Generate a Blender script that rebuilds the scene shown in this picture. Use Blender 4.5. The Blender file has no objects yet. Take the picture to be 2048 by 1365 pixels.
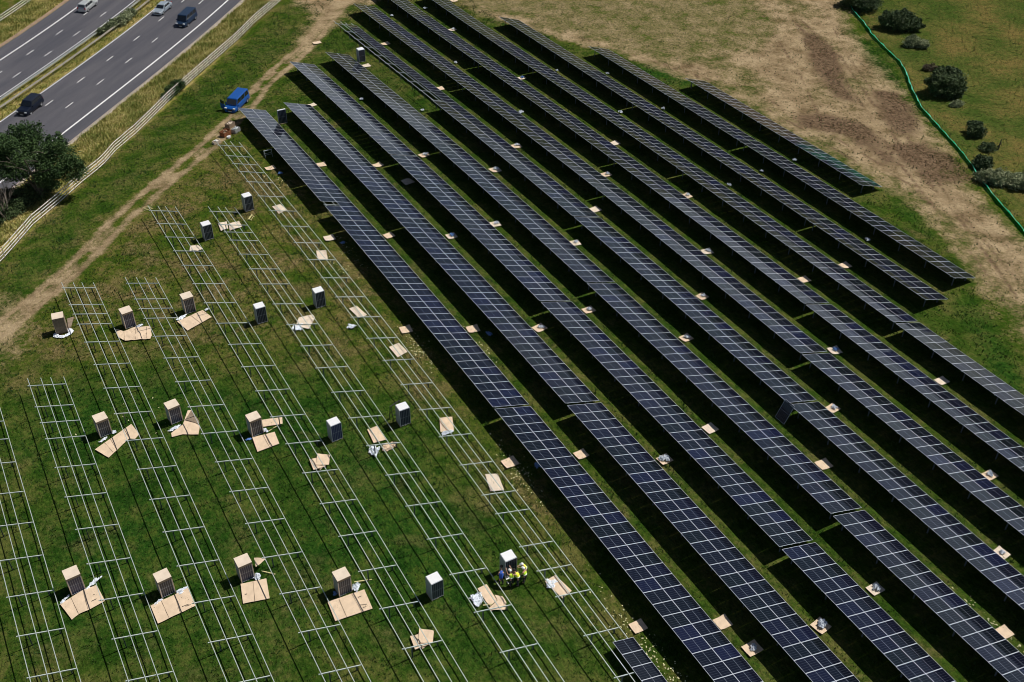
import bpy, bmesh, math, random
import numpy as np
from mathutils import Vector, Matrix, noise as mnoise
R_=math.radians
rng=np.random.default_rng(7); random.seed(7)
sc=bpy.context.scene; COL=sc.collection
K=1.13                                   # metres per survey unit
# ------------------------------------------------------------------ camera
F_,PIT,ROL,YAW,H0=2197.835,0.692568,0.021102,0.524931,65.573233
CX,CY=1024.0,682.5
_f=Vector((math.sin(YAW)*math.cos(PIT),math.cos(YAW)*math.cos(PIT),-math.sin(PIT)))
_r=Vector((math.cos(YAW),-math.sin(YAW),0)); _u=_r.cross(_f)
RIGHT=_r*math.cos(ROL)+_u*math.sin(ROL); UP=-_r*math.sin(ROL)+_u*math.cos(ROL); FWD=_f
cam=bpy.data.objects.new("camera",bpy.data.cameras.new("camera")); COL.objects.link(cam)
cam.data.sensor_width=36; cam.data.sensor_fit='HORIZONTAL'; cam.data.lens=F_*36/2048
cam.data.clip_end=6000; cam.data.clip_start=1
cam.matrix_world=Matrix(((RIGHT.x,UP.x,-FWD.x,0),(RIGHT.y,UP.y,-FWD.y,0),(RIGHT.z,UP.z,-FWD.z,H0*K),(0,0,0,1)))
sc.camera=cam
# ------------------------------------------------------------------ light
SUN_EL,SUN_AZ=55.5,92.0                  # azimuth clockwise from +Y
w=bpy.data.worlds.new("World"); sc.world=w; w.use_nodes=True
nt=w.node_tree; nt.nodes.clear()
o_=nt.nodes.new('ShaderNodeOutputWorld'); bg=nt.nodes.new('ShaderNodeBackground'); sky=nt.nodes.new('ShaderNodeTexSky')
sky.sky_type='NISHITA'; sky.air_density=.7; sky.dust_density=.4; sky.sun_disc=False; sky.sun_elevation=R_(SUN_EL); sky.sun_rotation=R_(SUN_AZ)
geo=nt.nodes.new('ShaderNodeNewGeometry'); cn=nt.nodes.new('ShaderNodeTexNoise'); cn.inputs['Scale'].default_value=2.6; cn.inputs['Detail'].default_value=6
mp=nt.nodes.new('ShaderNodeMapping'); mp.inputs['Scale'].default_value=(1,1,2.2)
cr=nt.nodes.new('ShaderNodeValToRGB'); cr.color_ramp.elements[0].position=.42; cr.color_ramp.elements[1].position=.60
cr.color_ramp.elements[0].color=(0,0,0,1); cr.color_ramp.elements[1].color=(.75,.75,.75,1)
mx=nt.nodes.new('ShaderNodeMixRGB'); mx.inputs[2].default_value=(13.5,15.2,17.5,1)
nt.links.new(geo.outputs['Position'],mp.inputs[0]); nt.links.new(mp.outputs[0],cn.inputs['Vector']); nt.links.new(cn.outputs['Fac'],cr.inputs[0])
sx=nt.nodes.new('ShaderNodeSeparateXYZ'); nt.links.new(geo.outputs['Position'],sx.inputs[0])
mr=nt.nodes.new('ShaderNodeMapRange'); mr.inputs[1].default_value=.28; mr.inputs[2].default_value=.55; mr.inputs[3].default_value=1; mr.inputs[4].default_value=0; nt.links.new(sx.outputs[2],mr.inputs[0])
ml=nt.nodes.new('ShaderNodeMath'); ml.operation='MULTIPLY'; nt.links.new(cr.outputs[0],ml.inputs[0]); nt.links.new(mr.outputs[0],ml.inputs[1]); nt.links.new(ml.outputs[0],mx.inputs[0]); nt.links.new(sky.outputs[0],mx.inputs[1]); nt.links.new(mx.outputs[0],bg.inputs[0])
bg.inputs[1].default_value=0.05; nt.links.new(bg.outputs[0],o_.inputs[0])
sun=bpy.data.objects.new("sun",bpy.data.lights.new("sun",'SUN')); COL.objects.link(sun)
sun.data.energy=5.0; sun.data.angle=R_(.5); sun.data.color=(1,.955,.88)
_sd=Vector((math.sin(R_(SUN_AZ))*math.cos(R_(SUN_EL)),math.cos(R_(SUN_AZ))*math.cos(R_(SUN_EL)),math.sin(R_(SUN_EL))))
sun.rotation_euler=_sd.to_track_quat('Z','Y').to_euler()
sc.view_settings.view_transform='Standard'; sc.view_settings.look='None'; sc.view_settings.exposure=-0.22; sc.view_settings.gamma=1
sc.view_settings.use_curve_mapping=False
sc.cycles.filter_width=1.0; sc.cycles.max_bounces=6; sc.cycles.diffuse_bounces=2
# ------------------------------------------------------------------ terrain
TC=[1.3025,-0.52129,-1.3923,-1.59767,-1.97729,-0.49772,0.40729,0.32414,-0.7957,0.22728,-0.13848,0.82536,-0.18276,0.52458]
TO=[(1,0),(0,1),(2,0),(1,1),(0,2),(3,0),(2,1),(1,2),(0,3),(4,0),(3,1),(2,2),(1,3),(0,4)]
def ter(x,y):
    "ground height in metres at x,y in metres (numpy or float)"
    X=np.clip(np.asarray(x,float)/K,-16,152)/60.; Y=(np.clip(np.asarray(y,float)/K,18,186)-60)/60.
    s=.2
    for c,(a,b) in zip(TC,TO): s=s+c*X**a*Y**b
    return s*K
def hz(x,y): return float(ter(x,y))
CAM=Vector((0,0,H0*K))
def at(px,py,dz=0.):
    "point on the ground seen at photo pixel px,py (2048 wide)"
    v=RIGHT*((px-CX)/F_)-UP*((py-CY)/F_)+FWD
    t=-CAM.z/v.z
    for _ in range(30):
        P=CAM+v*t; t+=(hz(P.x,P.y)+dz-P.z)/v.z*.8
    return CAM+v*t
def Zm(r,*ps):
    s=r[2]/2048.; return [(r[0]+a*s,r[1]+b*s) for a,b in ps]
# ------------------------------------------------------------------ materials
MATS={}
def mat(name,col,rough=.7,metal=0.,var=0.,scale=8.,bump=0.,bscale=None,spec=.4,col2=None,coat=0.,obj=False):
    if name in MATS: return MATS[name]
    m=bpy.data.materials.new(name); m.use_nodes=True; n=m.node_tree; b=n.nodes['Principled BSDF']
    b.inputs['Roughness'].default_value=rough; b.inputs['Metallic'].default_value=metal; b.inputs['Specular IOR Level'].default_value=spec
    b.inputs['Coat Weight'].default_value=coat
    c=(*col,1); b.inputs['Base Color'].default_value=c
    if var>0 or bump>0:
        tc=n.nodes.new('ShaderNodeTexCoord'); no=n.nodes.new('ShaderNodeTexNoise'); no.inputs['Scale'].default_value=scale; no.inputs['Detail'].default_value=5
        n.links.new(tc.outputs['Object'],no.inputs['Vector'])
    if var>0:
        r=n.nodes.new('ShaderNodeValToRGB'); r.color_ramp.elements[0].position=.3; r.color_ramp.elements[1].position=.7
        r.color_ramp.elements[0].color=(*[x*(1-var) for x in col],1)
        c2=col2 if col2 else [min(1,x*(1+var)) for x in col]; r.color_ramp.elements[1].color=(*c2,1)
        n.links.new(no.outputs['Fac'],r.inputs[0]); n.links.new(r.outputs[0],b.inputs['Base Color'])
    if bump>0:
        n2=n.nodes.new('ShaderNodeTexNoise'); n2.inputs['Scale'].default_value=bscale or scale*3; n2.inputs['Detail'].default_value=6
        n.links.new(tc.outputs['Object'],n2.inputs['Vector'])
        bp=n.nodes.new('ShaderNodeBump'); bp.inputs['Strength'].default_value=1; bp.inputs['Distance'].default_value=bump
        n.links.new(n2.outputs['Fac'],bp.inputs['Height']); n.links.new(bp.outputs[0],b.inputs['Normal'])
    MATS[name]=m; return m
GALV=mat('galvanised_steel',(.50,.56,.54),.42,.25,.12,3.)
GALV2=mat('shaded_galvanised_post',(.17,.20,.22),.5,.3,.15,3.)  # darker than the rail steel: shade under the tables put into the colour
ALU=mat('silver_frame',(.55,.585,.65),.38,.15,.04,2.)
EDGE=mat('shaded_frame_edges',(.33,.37,.38),.5,.15,.08,2.)  # frame metal darkened, the shade on stack sides is in the colour
BACK=mat('module_backsheet',(.05,.05,.06),.5)
CARD=mat('cardboard',(.70,.54,.385),.85,0,.09,2.2,.004,12.)
CARDL=mat('pale_cardboard',(.70,.59,.47),.85,0,.07,2.2,.004,12.)
CARDI=mat('dark_cardboard',(.25,.19,.135),.9,0,.2,3.,.004,12.)  # darker brown card for flaps, wraps, fold lines and scraps
FOIL=mat('white_plastic_film',(.74,.79,.86),.28,0,.13,5.,.03,9.,spec=.6)
FOILB=mat('blue_plastic_film',(.16,.30,.60),.3,0,.3,5.,.03,9.,spec=.6)
WHITE=mat('white_metal_edges',(.84,.85,.86),.4,.1,.03,4.)
WOODP=mat('pallet_wood',(.45,.34,.2),.85,0,.25,6.)
WOODF=mat('weathered_fence_wood',(.74,.70,.65),.85,0,.22,2.)
BARK=mat('bark',(.10,.085,.065),.95,0,.3,4.,.02)
BARKG=mat('grey_twigs',(.26,.22,.18),.95,0,.25,4.)
RUST=mat('rusty_steel',(.26,.10,.045),.85,.1,.35,4.,.004)
RUBBER=mat('tyre_rubber',(.02,.02,.022),.85)
RIM=mat('alloy_rim',(.45,.46,.48),.35,.6)
CGLASS=mat('tinted_car_glass',(.012,.016,.02),.06,0,spec=.9)
LAMP=mat('lamp_lens',(.7,.72,.74),.12,.1,spec=.8)
REDL=mat('red_lamp_lens',(.35,.01,.01),.2)
PLATE=mat('number_plate',(.75,.75,.7),.5)
PAINTW=mat('white_road_paint',(.72,.72,.72),.6,0,.12,1.5)
BLACKP=mat('black_trim',(.02,.02,.022),.6)
def glass_mat(name,cellc,lc,nx,ny,mid_w,rough,mc=(.20,.22,.27),lw=.055):
    "module face: dark cells, thin light gaps, from the object's own coordinates (x long side, y short side)"
    m=bpy.data.materials.new(name); m.use_nodes=True; n=m.node_tree; b=n.nodes['Principled BSDF']
    tc=n.nodes.new('ShaderNodeTexCoord'); sp=n.nodes.new('ShaderNodeSeparateXYZ'); n.links.new(tc.outputs['UV'],sp.inputs[0])
    def M(op,a,b_=None,c_=None):
        q=n.nodes.new('ShaderNodeMath'); q.operation=op
        for i,v in enumerate((a,b_,c_)):
            if v is None: continue
            if isinstance(v,(int,float)): q.inputs[i].default_value=v
            else: n.links.new(v,q.inputs[i])
        return q.outputs[0]
    def lines(co,num,wd):
        return M('LESS_THAN',M('ABSOLUTE',M('SUBTRACT',M('FRACT',M('ADD',M('MULTIPLY',co,num),.5)),.5)),wd)
    ly=lines(sp.outputs[1],ny,lw)
    lx=lines(sp.outputs[0],nx,.03)
    mid=M('LESS_THAN',M('ABSOLUTE',M('SUBTRACT',sp.outputs[0],.5)),mid_w)
    # fine busbars as a faint tone
    oi=n.nodes.new('ShaderNodeObjectInfo')
    no=n.nodes.new('ShaderNodeTexNoise'); no.inputs['Scale'].default_value=1.3; n.links.new(tc.outputs['Object'],no.inputs['Vector'])
    ramp=n.nodes.new('ShaderNodeValToRGB'); e=ramp.color_ramp.elements
    e[0].color=(cellc[0]*.8,cellc[1]*1.2,cellc[2]*.7,1); e[1].color=(cellc[0]*1.5,cellc[1]*1.8,cellc[2]*2.9,1); q9=e.new(.8); q9.color=(cellc[0],cellc[1],cellc[2]*1.3,1)
    n.links.new(oi.outputs['Random'],ramp.inputs[0])
    m1=n.nodes.new('ShaderNodeMixRGB'); m1.inputs[2].default_value=(*lc,1); n.links.new(ramp.outputs[0],m1.inputs[1])
    n.links.new(M('MAXIMUM',M('MULTIPLY',ly,.75),M('MULTIPLY',lx,.18)),m1.inputs[0])
    m2=n.nodes.new('ShaderNodeMixRGB'); m2.inputs[2].default_value=(*mc,1); n.links.new(m1.outputs[0],m2.inputs[1]); n.links.new(mid,m2.inputs[0])
    n.links.new(m2.outputs[0],b.inputs['Base Color'])
    b.inputs['Roughness'].default_value=rough; b.inputs['Specular IOR Level'].default_value=.5; b.inputs['IOR'].default_value=1.5
    bp=n.nodes.new('ShaderNodeBump'); bp.inputs['Distance'].default_value=.004; bp.inputs['Strength'].default_value=.25
    n.links.new(no.outputs['Fac'],bp.inputs['Height']); n.links.new(bp.outputs[0],b.inputs['Normal'])
    return m
GLASS=glass_mat('dark_blue_cells',(.0042,.0052,.0115),(.046,.05,.062),18,6,.0065,.07)
GLASSV=glass_mat('upright_blue_cells',(.010,.014,.036),(.26,.28,.33),18,6,.009,.45,(.30,.32,.36),.10)
# ------------------------------------------------------------------ mesh helpers
class MB:
    def __init__(s): s.v=[]; s.f=[]; s.m=[]; s.mats=[]
    def mi(s,m):
        if m not in s.mats: s.mats.append(m)
        return s.mats.index(m)
    def face(s,pts,m):
        i=len(s.v); s.v+= [tuple(p) for p in pts]; s.f.append(tuple(range(i,i+len(pts)))); s.m.append(s.mi(m))
    def mesh(s,v,f,m):
        i=len(s.v); s.v+=[tuple(p) for p in v]; k=s.mi(m)
        for q in f: s.f.append(tuple(i+a for a in q)); s.m.append(k)
    def box(s,c,h,m,rot=None):
        x,y,z=h; vs=[Vector((a*x,b*y,d*z)) for a in(-1,1) for b in(-1,1) for d in(-1,1)]
        if rot is not None: vs=[rot@v for v in vs]
        vs=[v+Vector(c) for v in vs]
        s.mesh(vs,[(0,1,3,2),(4,6,7,5),(0,4,5,1),(2,3,7,6),(0,2,6,4),(1,5,7,3)],m)
    def bar(s,a,b,w,h,m,up=Vector((0,0,1))):
        a=Vector(a); b=Vector(b); d=(b-a); L=d.length; 
        if L<1e-6: return
        x=d/L; y=up.cross(x)
        if y.length<1e-4: y=Vector((0,1,0)).cross(x)
        y.normalize(); z=x.cross(y)
        rot=Matrix((x,y,z)).transposed(); s.box((a+b)/2,(L/2,w/2,h/2),m,rot)
    def sweep(s,pts,w,h,m):
        "rectangular section swept along points, as one closed tube"
        n=len(pts); vs=[]
        for i,p in enumerate(pts):
            p=Vector(p); d=(Vector(pts[min(i+1,n-1)])-Vector(pts[max(i-1,0)])).normalized()
            y=Vector((0,0,1)).cross(d).normalized(); z=d.cross(y)
            for a,b in((-1,-1),(1,-1),(1,1),(-1,1)): vs.append(p+y*a*w/2+z*b*h/2)
        f=[]
        for i in range(n-1):
            for k in range(4): f.append((i*4+k,i*4+(k+1)%4,i*4+4+(k+1)%4,i*4+4+k))
        f+= [(3,2,1,0),tuple((n-1)*4+k for k in range(4))]
        s.mesh(vs,f,m)
    def tube(s,pts,rs,m,seg=7):
        n=len(pts); vs=[]
        for i,p in enumerate(pts):
            p=Vector(p); d=(Vector(pts[min(i+1,n-1)])-Vector(pts[max(i-1,0)])).normalized()
            a=d.orthogonal().normalized(); b=d.cross(a)
            for k in range(seg):
                t=2*math.pi*k/seg; vs.append(p+(a*math.cos(t)+b*math.sin(t))*rs[i])
        f=[(i*seg+k,i*seg+(k+1)%seg,(i+1)*seg+(k+1)%seg,(i+1)*seg+k) for i in range(n-1) for k in range(seg)]
        f+= [tuple(range(seg))[::-1],tuple((n-1)*seg+k for k in range(seg))]
        s.mesh(vs,f,m)
    def data(s,name,smooth=False):
        me=bpy.data.meshes.new(name); me.from_pydata(s.v,[],s.f)
        for m in s.mats: me.materials.append(m)
        me.polygons.foreach_set('material_index',s.m)
        if smooth: me.polygons.foreach_set('use_smooth',[True]*len(s.f))
        me.update(); return me
    def obj(s,name,parent=None,loc=None,smooth=False): return mk(name,s.data(name,smooth),parent,loc)
def mk(name,me,parent=None,loc=None,mw=None):
    o=bpy.data.objects.new(name,me); COL.objects.link(o)
    if parent is not None: o.parent=parent
    if loc is not None: o.location=loc
    if mw is not None: o.matrix_local=mw
    return o
def empty(name,loc,rz=0.):
    o=bpy.data.objects.new(name,None); COL.objects.link(o); o.location=loc; o.rotation_euler=(0,0,rz); o.empty_display_size=.3; return o
def tag(o,label=None,cat=None,group=None,kind=None):
    if label: o['label']=label
    if cat: o['category']=cat
    if group: o['group']=group
    if kind: o['kind']=kind
    return o
def arr_mesh(name,V,Fq,mats,mi=None,attr=None):
    me=bpy.data.meshes.new(name); nv,nf,k=len(V),len(Fq),Fq.shape[1]
    me.vertices.add(nv); me.vertices.foreach_set('co',np.asarray(V,np.float32).ravel())
    me.loops.add(nf*k); me.loops.foreach_set('vertex_index',Fq.astype(np.int32).ravel())
    me.polygons.add(nf); me.polygons.foreach_set('loop_start',np.arange(0,nf*k,k,dtype=np.int32)); me.polygons.foreach_set('loop_total',np.full(nf,k,np.int32))
    for m in mats: me.materials.append(m)
    if mi is not None: me.polygons.foreach_set('material_index',mi.astype(np.int32))
    me.update(calc_edges=True)
    if attr is not None:
        for an,A in attr.items():
            ca=me.color_attributes.new(an,'FLOAT_COLOR','POINT'); ca.data.foreach_set('color',np.asarray(A,np.float32).ravel())
    return me
# ------------------------------------------------------------------ motorway frame (s along, n across)
_o=at(457,0); _e=at(0,366); _d=Vector((_o.x-_e.x,_o.y-_e.y)).normalized()
MU=Vector((_d.x,_d.y)); MN=Vector((-_d.y,_d.x)); MO=Vector((_o.x,_o.y))
def mp_(s,n,dz=0.):
    "motorway coordinates (survey units) to the ground"
    p=MO+MU*s*K+MN*n*K; return Vector((p.x,p.y,hz(p.x,p.y)+dz))
# ------------------------------------------------------------------ ground sheet with land-cover masks
def pl(pts): return np.array([[*at(*p)[:2]] for p in pts])
def dist_pl(P,X,Y):
    d=np.full(X.shape,1e9)
    for (ax,ay),(bx,by) in zip(P[:-1],P[1:]):
        vx,vy=bx-ax,by-ay; t=np.clip(((X-ax)*vx+(Y-ay)*vy)/(vx*vx+vy*vy+1e-9),0,1)
        d=np.minimum(d,np.hypot(X-ax-t*vx,Y-ay-t*vy))
    return d
def inside(P,X,Y):
    r=np.zeros(X.shape,bool); j=len(P)-1
    for i in range(len(P)):
        xi,yi=P[i]; xj,yj=P[j]
        c=((yi>Y)!=(yj>Y))&(X<(xj-xi)*(Y-yi)/(yj-yi+1e-12)+xi); r^=c; j=i
    return r
def poly_mask(pts,X,Y,soft=2.):
    P=pl(pts); d=dist_pl(np.vstack([P,P[:1]]),X,Y); ins=inside(P,X,Y)
    return np.clip(.5+np.where(ins,d,-d)/(2*soft),0,1)
def ground():
    xs=np.concatenate([np.linspace(-1500,-60,14),np.arange(-45,215,.62),np.linspace(230,1500,14)])
    ys=np.concatenate([np.linspace(-1200,-20,12),np.arange(0,245,.62),np.linspace(260,1800,14)])
    X,Y=np.meshgrid(xs,ys); Z=ter(X,Y)
    def nz(sc_,seed):   # cheap smooth value noise
        r=np.random.default_rng(seed); G=r.random((90,90)); u=(X/sc_)%88; v=(Y/sc_)%88
        i=u.astype(int); j=v.astype(int); a=u-i; b=v-j; a=a*a*(3-2*a); b=b*b*(3-2*b)
        return (G[j,i]*(1-a)+G[j,i+1]*a)*(1-b)+(G[j+1,i]*(1-a)+G[j+1,i+1]*a)*b
    track=pl([(720,-30),(672,20),(610,95),(530,165),(482,225),(418,290),(330,362),(240,440),(150,535),(60,612),(0,660),(-60,700)])
    dt=dist_pl(track,X,Y)
    wob=(nz(2.3,1)-.5)*1.2+(nz(.9,2)-.5)*.7
    rut=np.maximum(np.exp(-((dt-1.0+wob*.25)/.62)**2),.8*np.exp(-(dt/.8)**2)*(nz(5,9)>.35))
    tr=np.clip(rut*(.62+.5*nz(1.6,31)),0,1)
    tr=np.maximum(tr,poly_mask([(560,-20),(760,-20),(745,8),(700,12),(675,45),(640,75),(600,110),(585,105),(610,60),(628,30)],X,Y,2.4)*.85)
    tr=np.maximum(tr,poly_mask([(-60,590),(90,580),(75,640),(60,700),(20,735),(-60,745)],X,Y,2.6)*.48)
    tr=np.maximum(tr,poly_mask([(60,590),(140,520),(160,545),(110,600)],X,Y,1.5)*.5)
    # eastern site road and stripped ground
    east=poly_mask([(900,-30),(1690,-30),(1700,60),(1740,110),(1790,160),(1830,215),(1860,262),(1900,320),(1950,385),(2010,440),(2100,520),(2100,760),(2048,700),(2010,640),(1965,585),(1930,540),(1880,470),(1830,420),(1780,388),(1740,360),(1600,275),(1500,215),(1400,172),(1310,135),(1220,108),(1150,88),(1060,55),(1000,40),(930,12)],X,Y,1.6)
    bare=np.maximum.reduce([
        poly_mask([(1480,-30),(1690,-30),(1705,70),(1745,120),(1800,175),(1840,235),(1900,320),(1960,400),(2100,530),(2100,740),(2040,680),(1960,570),(1900,470),(1830,400),(1750,350),(1600,262),(1500,205),(1390,160),(1300,128),(1400,110),(1500,100),(1540,60)],X,Y,3.)*.95,
        np.exp(-(dist_pl(pl([(960,20),(1060,52),(1150,75),(1300,120),(1420,160),(1600,262)]),X,Y)/2.3)**2)*.8])
    bare*=np.clip(.86+(nz(7,3)-.5)*.7,0,1)
    olive=east*(1-bare)
    dark=np.maximum.reduce([poly_mask(p,X,Y,1.6) for p in [
        [(1590,55),(1640,70),(1672,105),(1690,160),(1712,205),(1665,195),(1635,150),(1610,100)],
        [(1585,225),(1650,228),(1720,240),(1770,285),(1800,330),(1770,330),(1700,280),(1640,262),(1600,255)],
        [(1745,180),(1800,185),(1835,230),(1845,270),(1790,275),(1765,240),(1750,205)],
        [(1775,290),(1850,285),(1900,310),(1945,355),(1905,375),(1850,370),(1800,325)]]])*(.55+.6*nz(3,4))
    for q,wd in [([(1585,40),(1665,120),(1735,225),(1800,330),(1890,440),(1960,530),(2060,680)],.35),([(1600,38),(1685,118),(1755,222),(1822,325),(1912,430),(1985,525),(2085,670)],.35),
                 ([(1300,118),(1420,160),(1560,232),(1690,310),(1800,385),(1880,470)],.3),([(1310,110),(1440,152),(1580,222),(1712,300),(1822,372),(1905,462)],.3),
                 ([(1520,20),(1600,150),(1640,235),(1760,300)],.3),([(1100,60),(1180,82),(1290,118),(1400,158)],.3),([(1640,0),(1700,120),(1790,240),(1900,400),(2050,580)],.3)]:
        dd=dist_pl(pl(q),X,Y); dark=np.maximum(dark,.62*np.exp(-(dd/wd)**2)*(.5+nz(2.2,21))*np.clip(bare*1.5,0,1))
    lush=poly_mask([(0,540),(130,410),(310,250),(440,130),(560,10),(600,-30),(640,-30),(610,60),(500,175),(430,250),(330,340),(200,450),(60,590),(0,625)],X,Y,2.)*.55
    lush=np.maximum(lush,poly_mask([(-60,760),(250,700),(600,640),(900,860),(1150,1150),(1350,1420),(-60,1420)],X,Y,9.)*.85)
    lush=np.maximum(lush,poly_mask([(480,215),(700,10),(860,0),(1000,40),(1370,160),(1760,380),(1950,560),(2060,760),(2300,1500),(1400,1500),(1000,820),(650,400)],X,Y,3.)*.5)
    lush=np.maximum(lush,poly_mask([(1770,385),(1850,430),(1950,560),(2060,760),(2060,860),(1960,730),(1880,610),(1930,560),(1880,500),(1780,420)],X,Y,1.6)*.75)
    lush=np.maximum(lush,poly_mask([(1235,118),(1330,140),(1385,165),(1370,178),(1300,165)],X,Y,1.)*.9)
    lush=np.maximum(lush,poly_mask([(1700,60),(1760,95),(1830,190),(1850,235),(1800,190),(1745,150),(1700,95)],X,Y,1.5)*.7)
    field=poly_mask([(1690,-40),(1720,20),(1790,105),(1830,200),(1870,250),(1950,335),(2100,500),(3200,500),(3200,-300),(1690,-300)],X,Y,1.)
    ms,mn=((X-MO.x)*MU.x+(Y-MO.y)*MU.y)/K,((X-MO.x)*MN.x+(Y-MO.y)*MN.y)/K
    verge=np.clip((mn+8.45+np.clip(-ms,0,90)*.022)/.4,0,1)*np.clip((30.6-mn)/.5,0,1)
    for a in(tr,bare,olive,dark,lush): a*=(1-verge)
    zero=np.zeros_like(X)
    A1=np.stack([np.maximum(tr,bare),dark,olive,lush],-1).reshape(-1,4)
    worn=poly_mask([(250,430),(420,330),(560,330),(680,470),(820,660),(960,840),(1180,1130),(1080,1060),(860,800),(640,720),(480,760),(300,700),(60,760),(40,700),(160,560)],X,Y,3.5)*(1-verge)
    lush=lush*(1-.55*worn); A1=np.stack([np.maximum(tr,bare),dark,olive,lush],-1).reshape(-1,4)
    A2=np.stack([verge,field*(1-east),worn,zero+1],-1).reshape(-1,4)
    rough_=(nz(1.1,11)-.5)*.05+(nz(.62*1.7,12)-.5)*.035
    onroad=((mn>-3.2)&(mn<26.2))
    Z=Z+np.where(onroad,-.05,rough_*(1+1.6*np.clip(bare+dark,0,1)))-np.where(dt<3,.05*rut,0)
    nx,ny=len(xs),len(ys); V=np.stack([X,Y,Z],-1).reshape(-1,3)
    i=np.arange(nx-1); j=np.arange(ny-1); I,J=np.meshgrid(i,j); a=(J*nx+I).ravel()
    Fq=np.stack([a,a+1,a+nx+1,a+nx],1)
    m=bpy.data.materials.new('field_ground'); m.use_nodes=True; n=m.node_tree; b=n.nodes['Principled BSDF']; Lk=n.links.new
    b.inputs['Roughness'].default_value=1.; b.inputs['Specular IOR Level'].default_value=.0
    tc=n.nodes.new('ShaderNodeTexCoord')
    def N(s,det=6,rough=.6,vec=None,dist=0.):
        q=n.nodes.new('ShaderNodeTexNoise'); q.inputs['Scale'].default_value=s; q.inputs['Detail'].default_value=det; q.inputs['Roughness'].default_value=rough; q.inputs['Distortion'].default_value=dist
        Lk(vec or tc.outputs['Object'],q.inputs['Vector']); return q.outputs['Fac']
    def M(op,a,b_=None,clamp=False):
        q=n.nodes.new('ShaderNodeMath'); q.operation=op; q.use_clamp=clamp
        for k_,v in enumerate((a,b_)):
            if v is None: continue
            if isinstance(v,(int,float)): q.inputs[k_].default_value=v
            else: Lk(v,q.inputs[k_])
        return q.outputs[0]
    def ramp(f,stops):
        q=n.nodes.new('ShaderNodeValToRGB'); e=q.color_ramp.elements
        while len(e)<len(stops): e.new(.5)
        for el,(p,c) in zip(e,stops): el.position=p; el.color=(*c,1)
        Lk(f,q.inputs[0]); return q.outputs[0]
    def mix(f,a,b_):
        q=n.nodes.new('ShaderNodeMixRGB'); 
        for k_,v in enumerate((f,a,b_)):
            if isinstance(v,(int,float)): q.inputs[k_].default_value=v
            elif isinstance(v,tuple): q.inputs[k_].default_value=(*v,1)
            else: Lk(v,q.inputs[k_])
        return q.outputs[0]
    def edge(mask,nz_,gain=3.,w_=.9):   # ragged threshold of a soft mask
        return M('ADD',M('MULTIPLY',M('ADD',M('SUBTRACT',mask,.5),M('MULTIPLY',M('SUBTRACT',nz_,.5),w_)),gain),.5,True)
    v1=n.nodes.new('ShaderNodeVertexColor'); v1.layer_name='cover'; s1=n.nodes.new('ShaderNodeSeparateColor'); Lk(v1.outputs[0],s1.inputs[0])
    v2=n.nodes.new('ShaderNodeVertexColor'); v2.layer_name='zones'; s2=n.nodes.new('ShaderNodeSeparateColor'); Lk(v2.outputs[0],s2.inputs[0])
    big=N(.055,3); med=N(.33,5,.62); fine=N(2.2,6,.7); vfine=N(9.,6,.75)
    # blades read as short streaks: stretched noise
    mpn=n.nodes.new('ShaderNodeMapping'); mpn.inputs['Scale'].default_value=(1,.35,1); mpn.inputs['Rotation'].default_value=(0,0,R_(62)); Lk(tc.outputs['Object'],mpn.inputs[0])
    streak=N(5.5,5,.75,mpn.outputs[0],.6)
    g1=ramp(M('ADD',M('MULTIPLY',med,.6),M('MULTIPLY',fine,.4)),[(.41,(.036,.070,.008)),(.49,(.068,.088,.014)),(.58,(.135,.115,.040))])
    g2=ramp(M('ADD',M('MULTIPLY',med,.5),M('MULTIPLY',fine,.5)),[(.41,(.010,.038,.005)),(.49,(.023,.063,.009)),(.59,(.054,.086,.014))])
    lushf=M('ADD',M('MULTIPLY',M('SUBTRACT',big,.5),1.2),M('MULTIPLY',v1.outputs['Alpha'],1.1),True)
    grass=mix(lushf,g1,g2)
    brown=M('MULTIPLY',M('ADD',M('MULTIPLY',M('SUBTRACT',N(.22,5,.65,None,.5),M('SUBTRACT',.54,M('MULTIPLY',s2.outputs[2],.055))),8.),0.,True),M('MAXIMUM',.28,M('SUBTRACT',.80,M('MULTIPLY',v1.outputs['Alpha'],.9))))
    grass=mix(brown,grass,ramp(fine,[(.40,(.075,.062,.020)),(.60,(.20,.15,.075))]))
    # field beyond the net
    fg=ramp(M('ADD',M('MULTIPLY',N(.12,5,.6),.6),M('MULTIPLY',fine,.4)),[(.41,(.045,.075,.014)),(.49,(.085,.095,.024)),(.59,(.15,.115,.038))])
    grass=mix(s2.outputs[1],grass,fg)
    ol=ramp(M('ADD',M('MULTIPLY',med,.5),M('MULTIPLY',fine,.5)),[(.40,(.070,.090,.020)),(.48,(.145,.125,.055)),(.60,(.25,.195,.11))])
    c=mix(edge(s1.outputs[2],med,3.),grass,ol)
    tan=ramp(M('ADD',M('MULTIPLY',med,.65),M('MULTIPLY',fine,.35)),[(.38,(.150,.106,.057)),(.49,(.26,.192,.112)),(.61,(.37,.283,.172))])
    c=mix(edge(s1.outputs[0],M('ADD',M('MULTIPLY',fine,.5),M('MULTIPLY',med,.5)),1.9,1.6),c,tan)
    soil=ramp(fine,[(.40,(.055,.034,.020)),(.60,(.16,.105,.068))])
    c=mix(M('MULTIPLY',edge(s1.outputs[1],fine,2.5,1.3),.85),c,soil)
    vg=ramp(M('ADD',M('MULTIPLY',med,.55),M('MULTIPLY',fine,.45)),[(.40,(.10,.14,.025)),(.47,(.24,.23,.055)),(.54,(.38,.30,.11)),(.62,(.50,.38,.20))])
    c=mix(s2.outputs[0],c,vg)
    # clumps: tonal differences of single blades and stems
    t=ramp(M('ADD',M('MULTIPLY',vfine,.5),M('MULTIPLY',streak,.5)),[(.38,(.35,.35,.35)),(.5,(1,1,1)),(.62,(1.75,1.75,1.55))])
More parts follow.
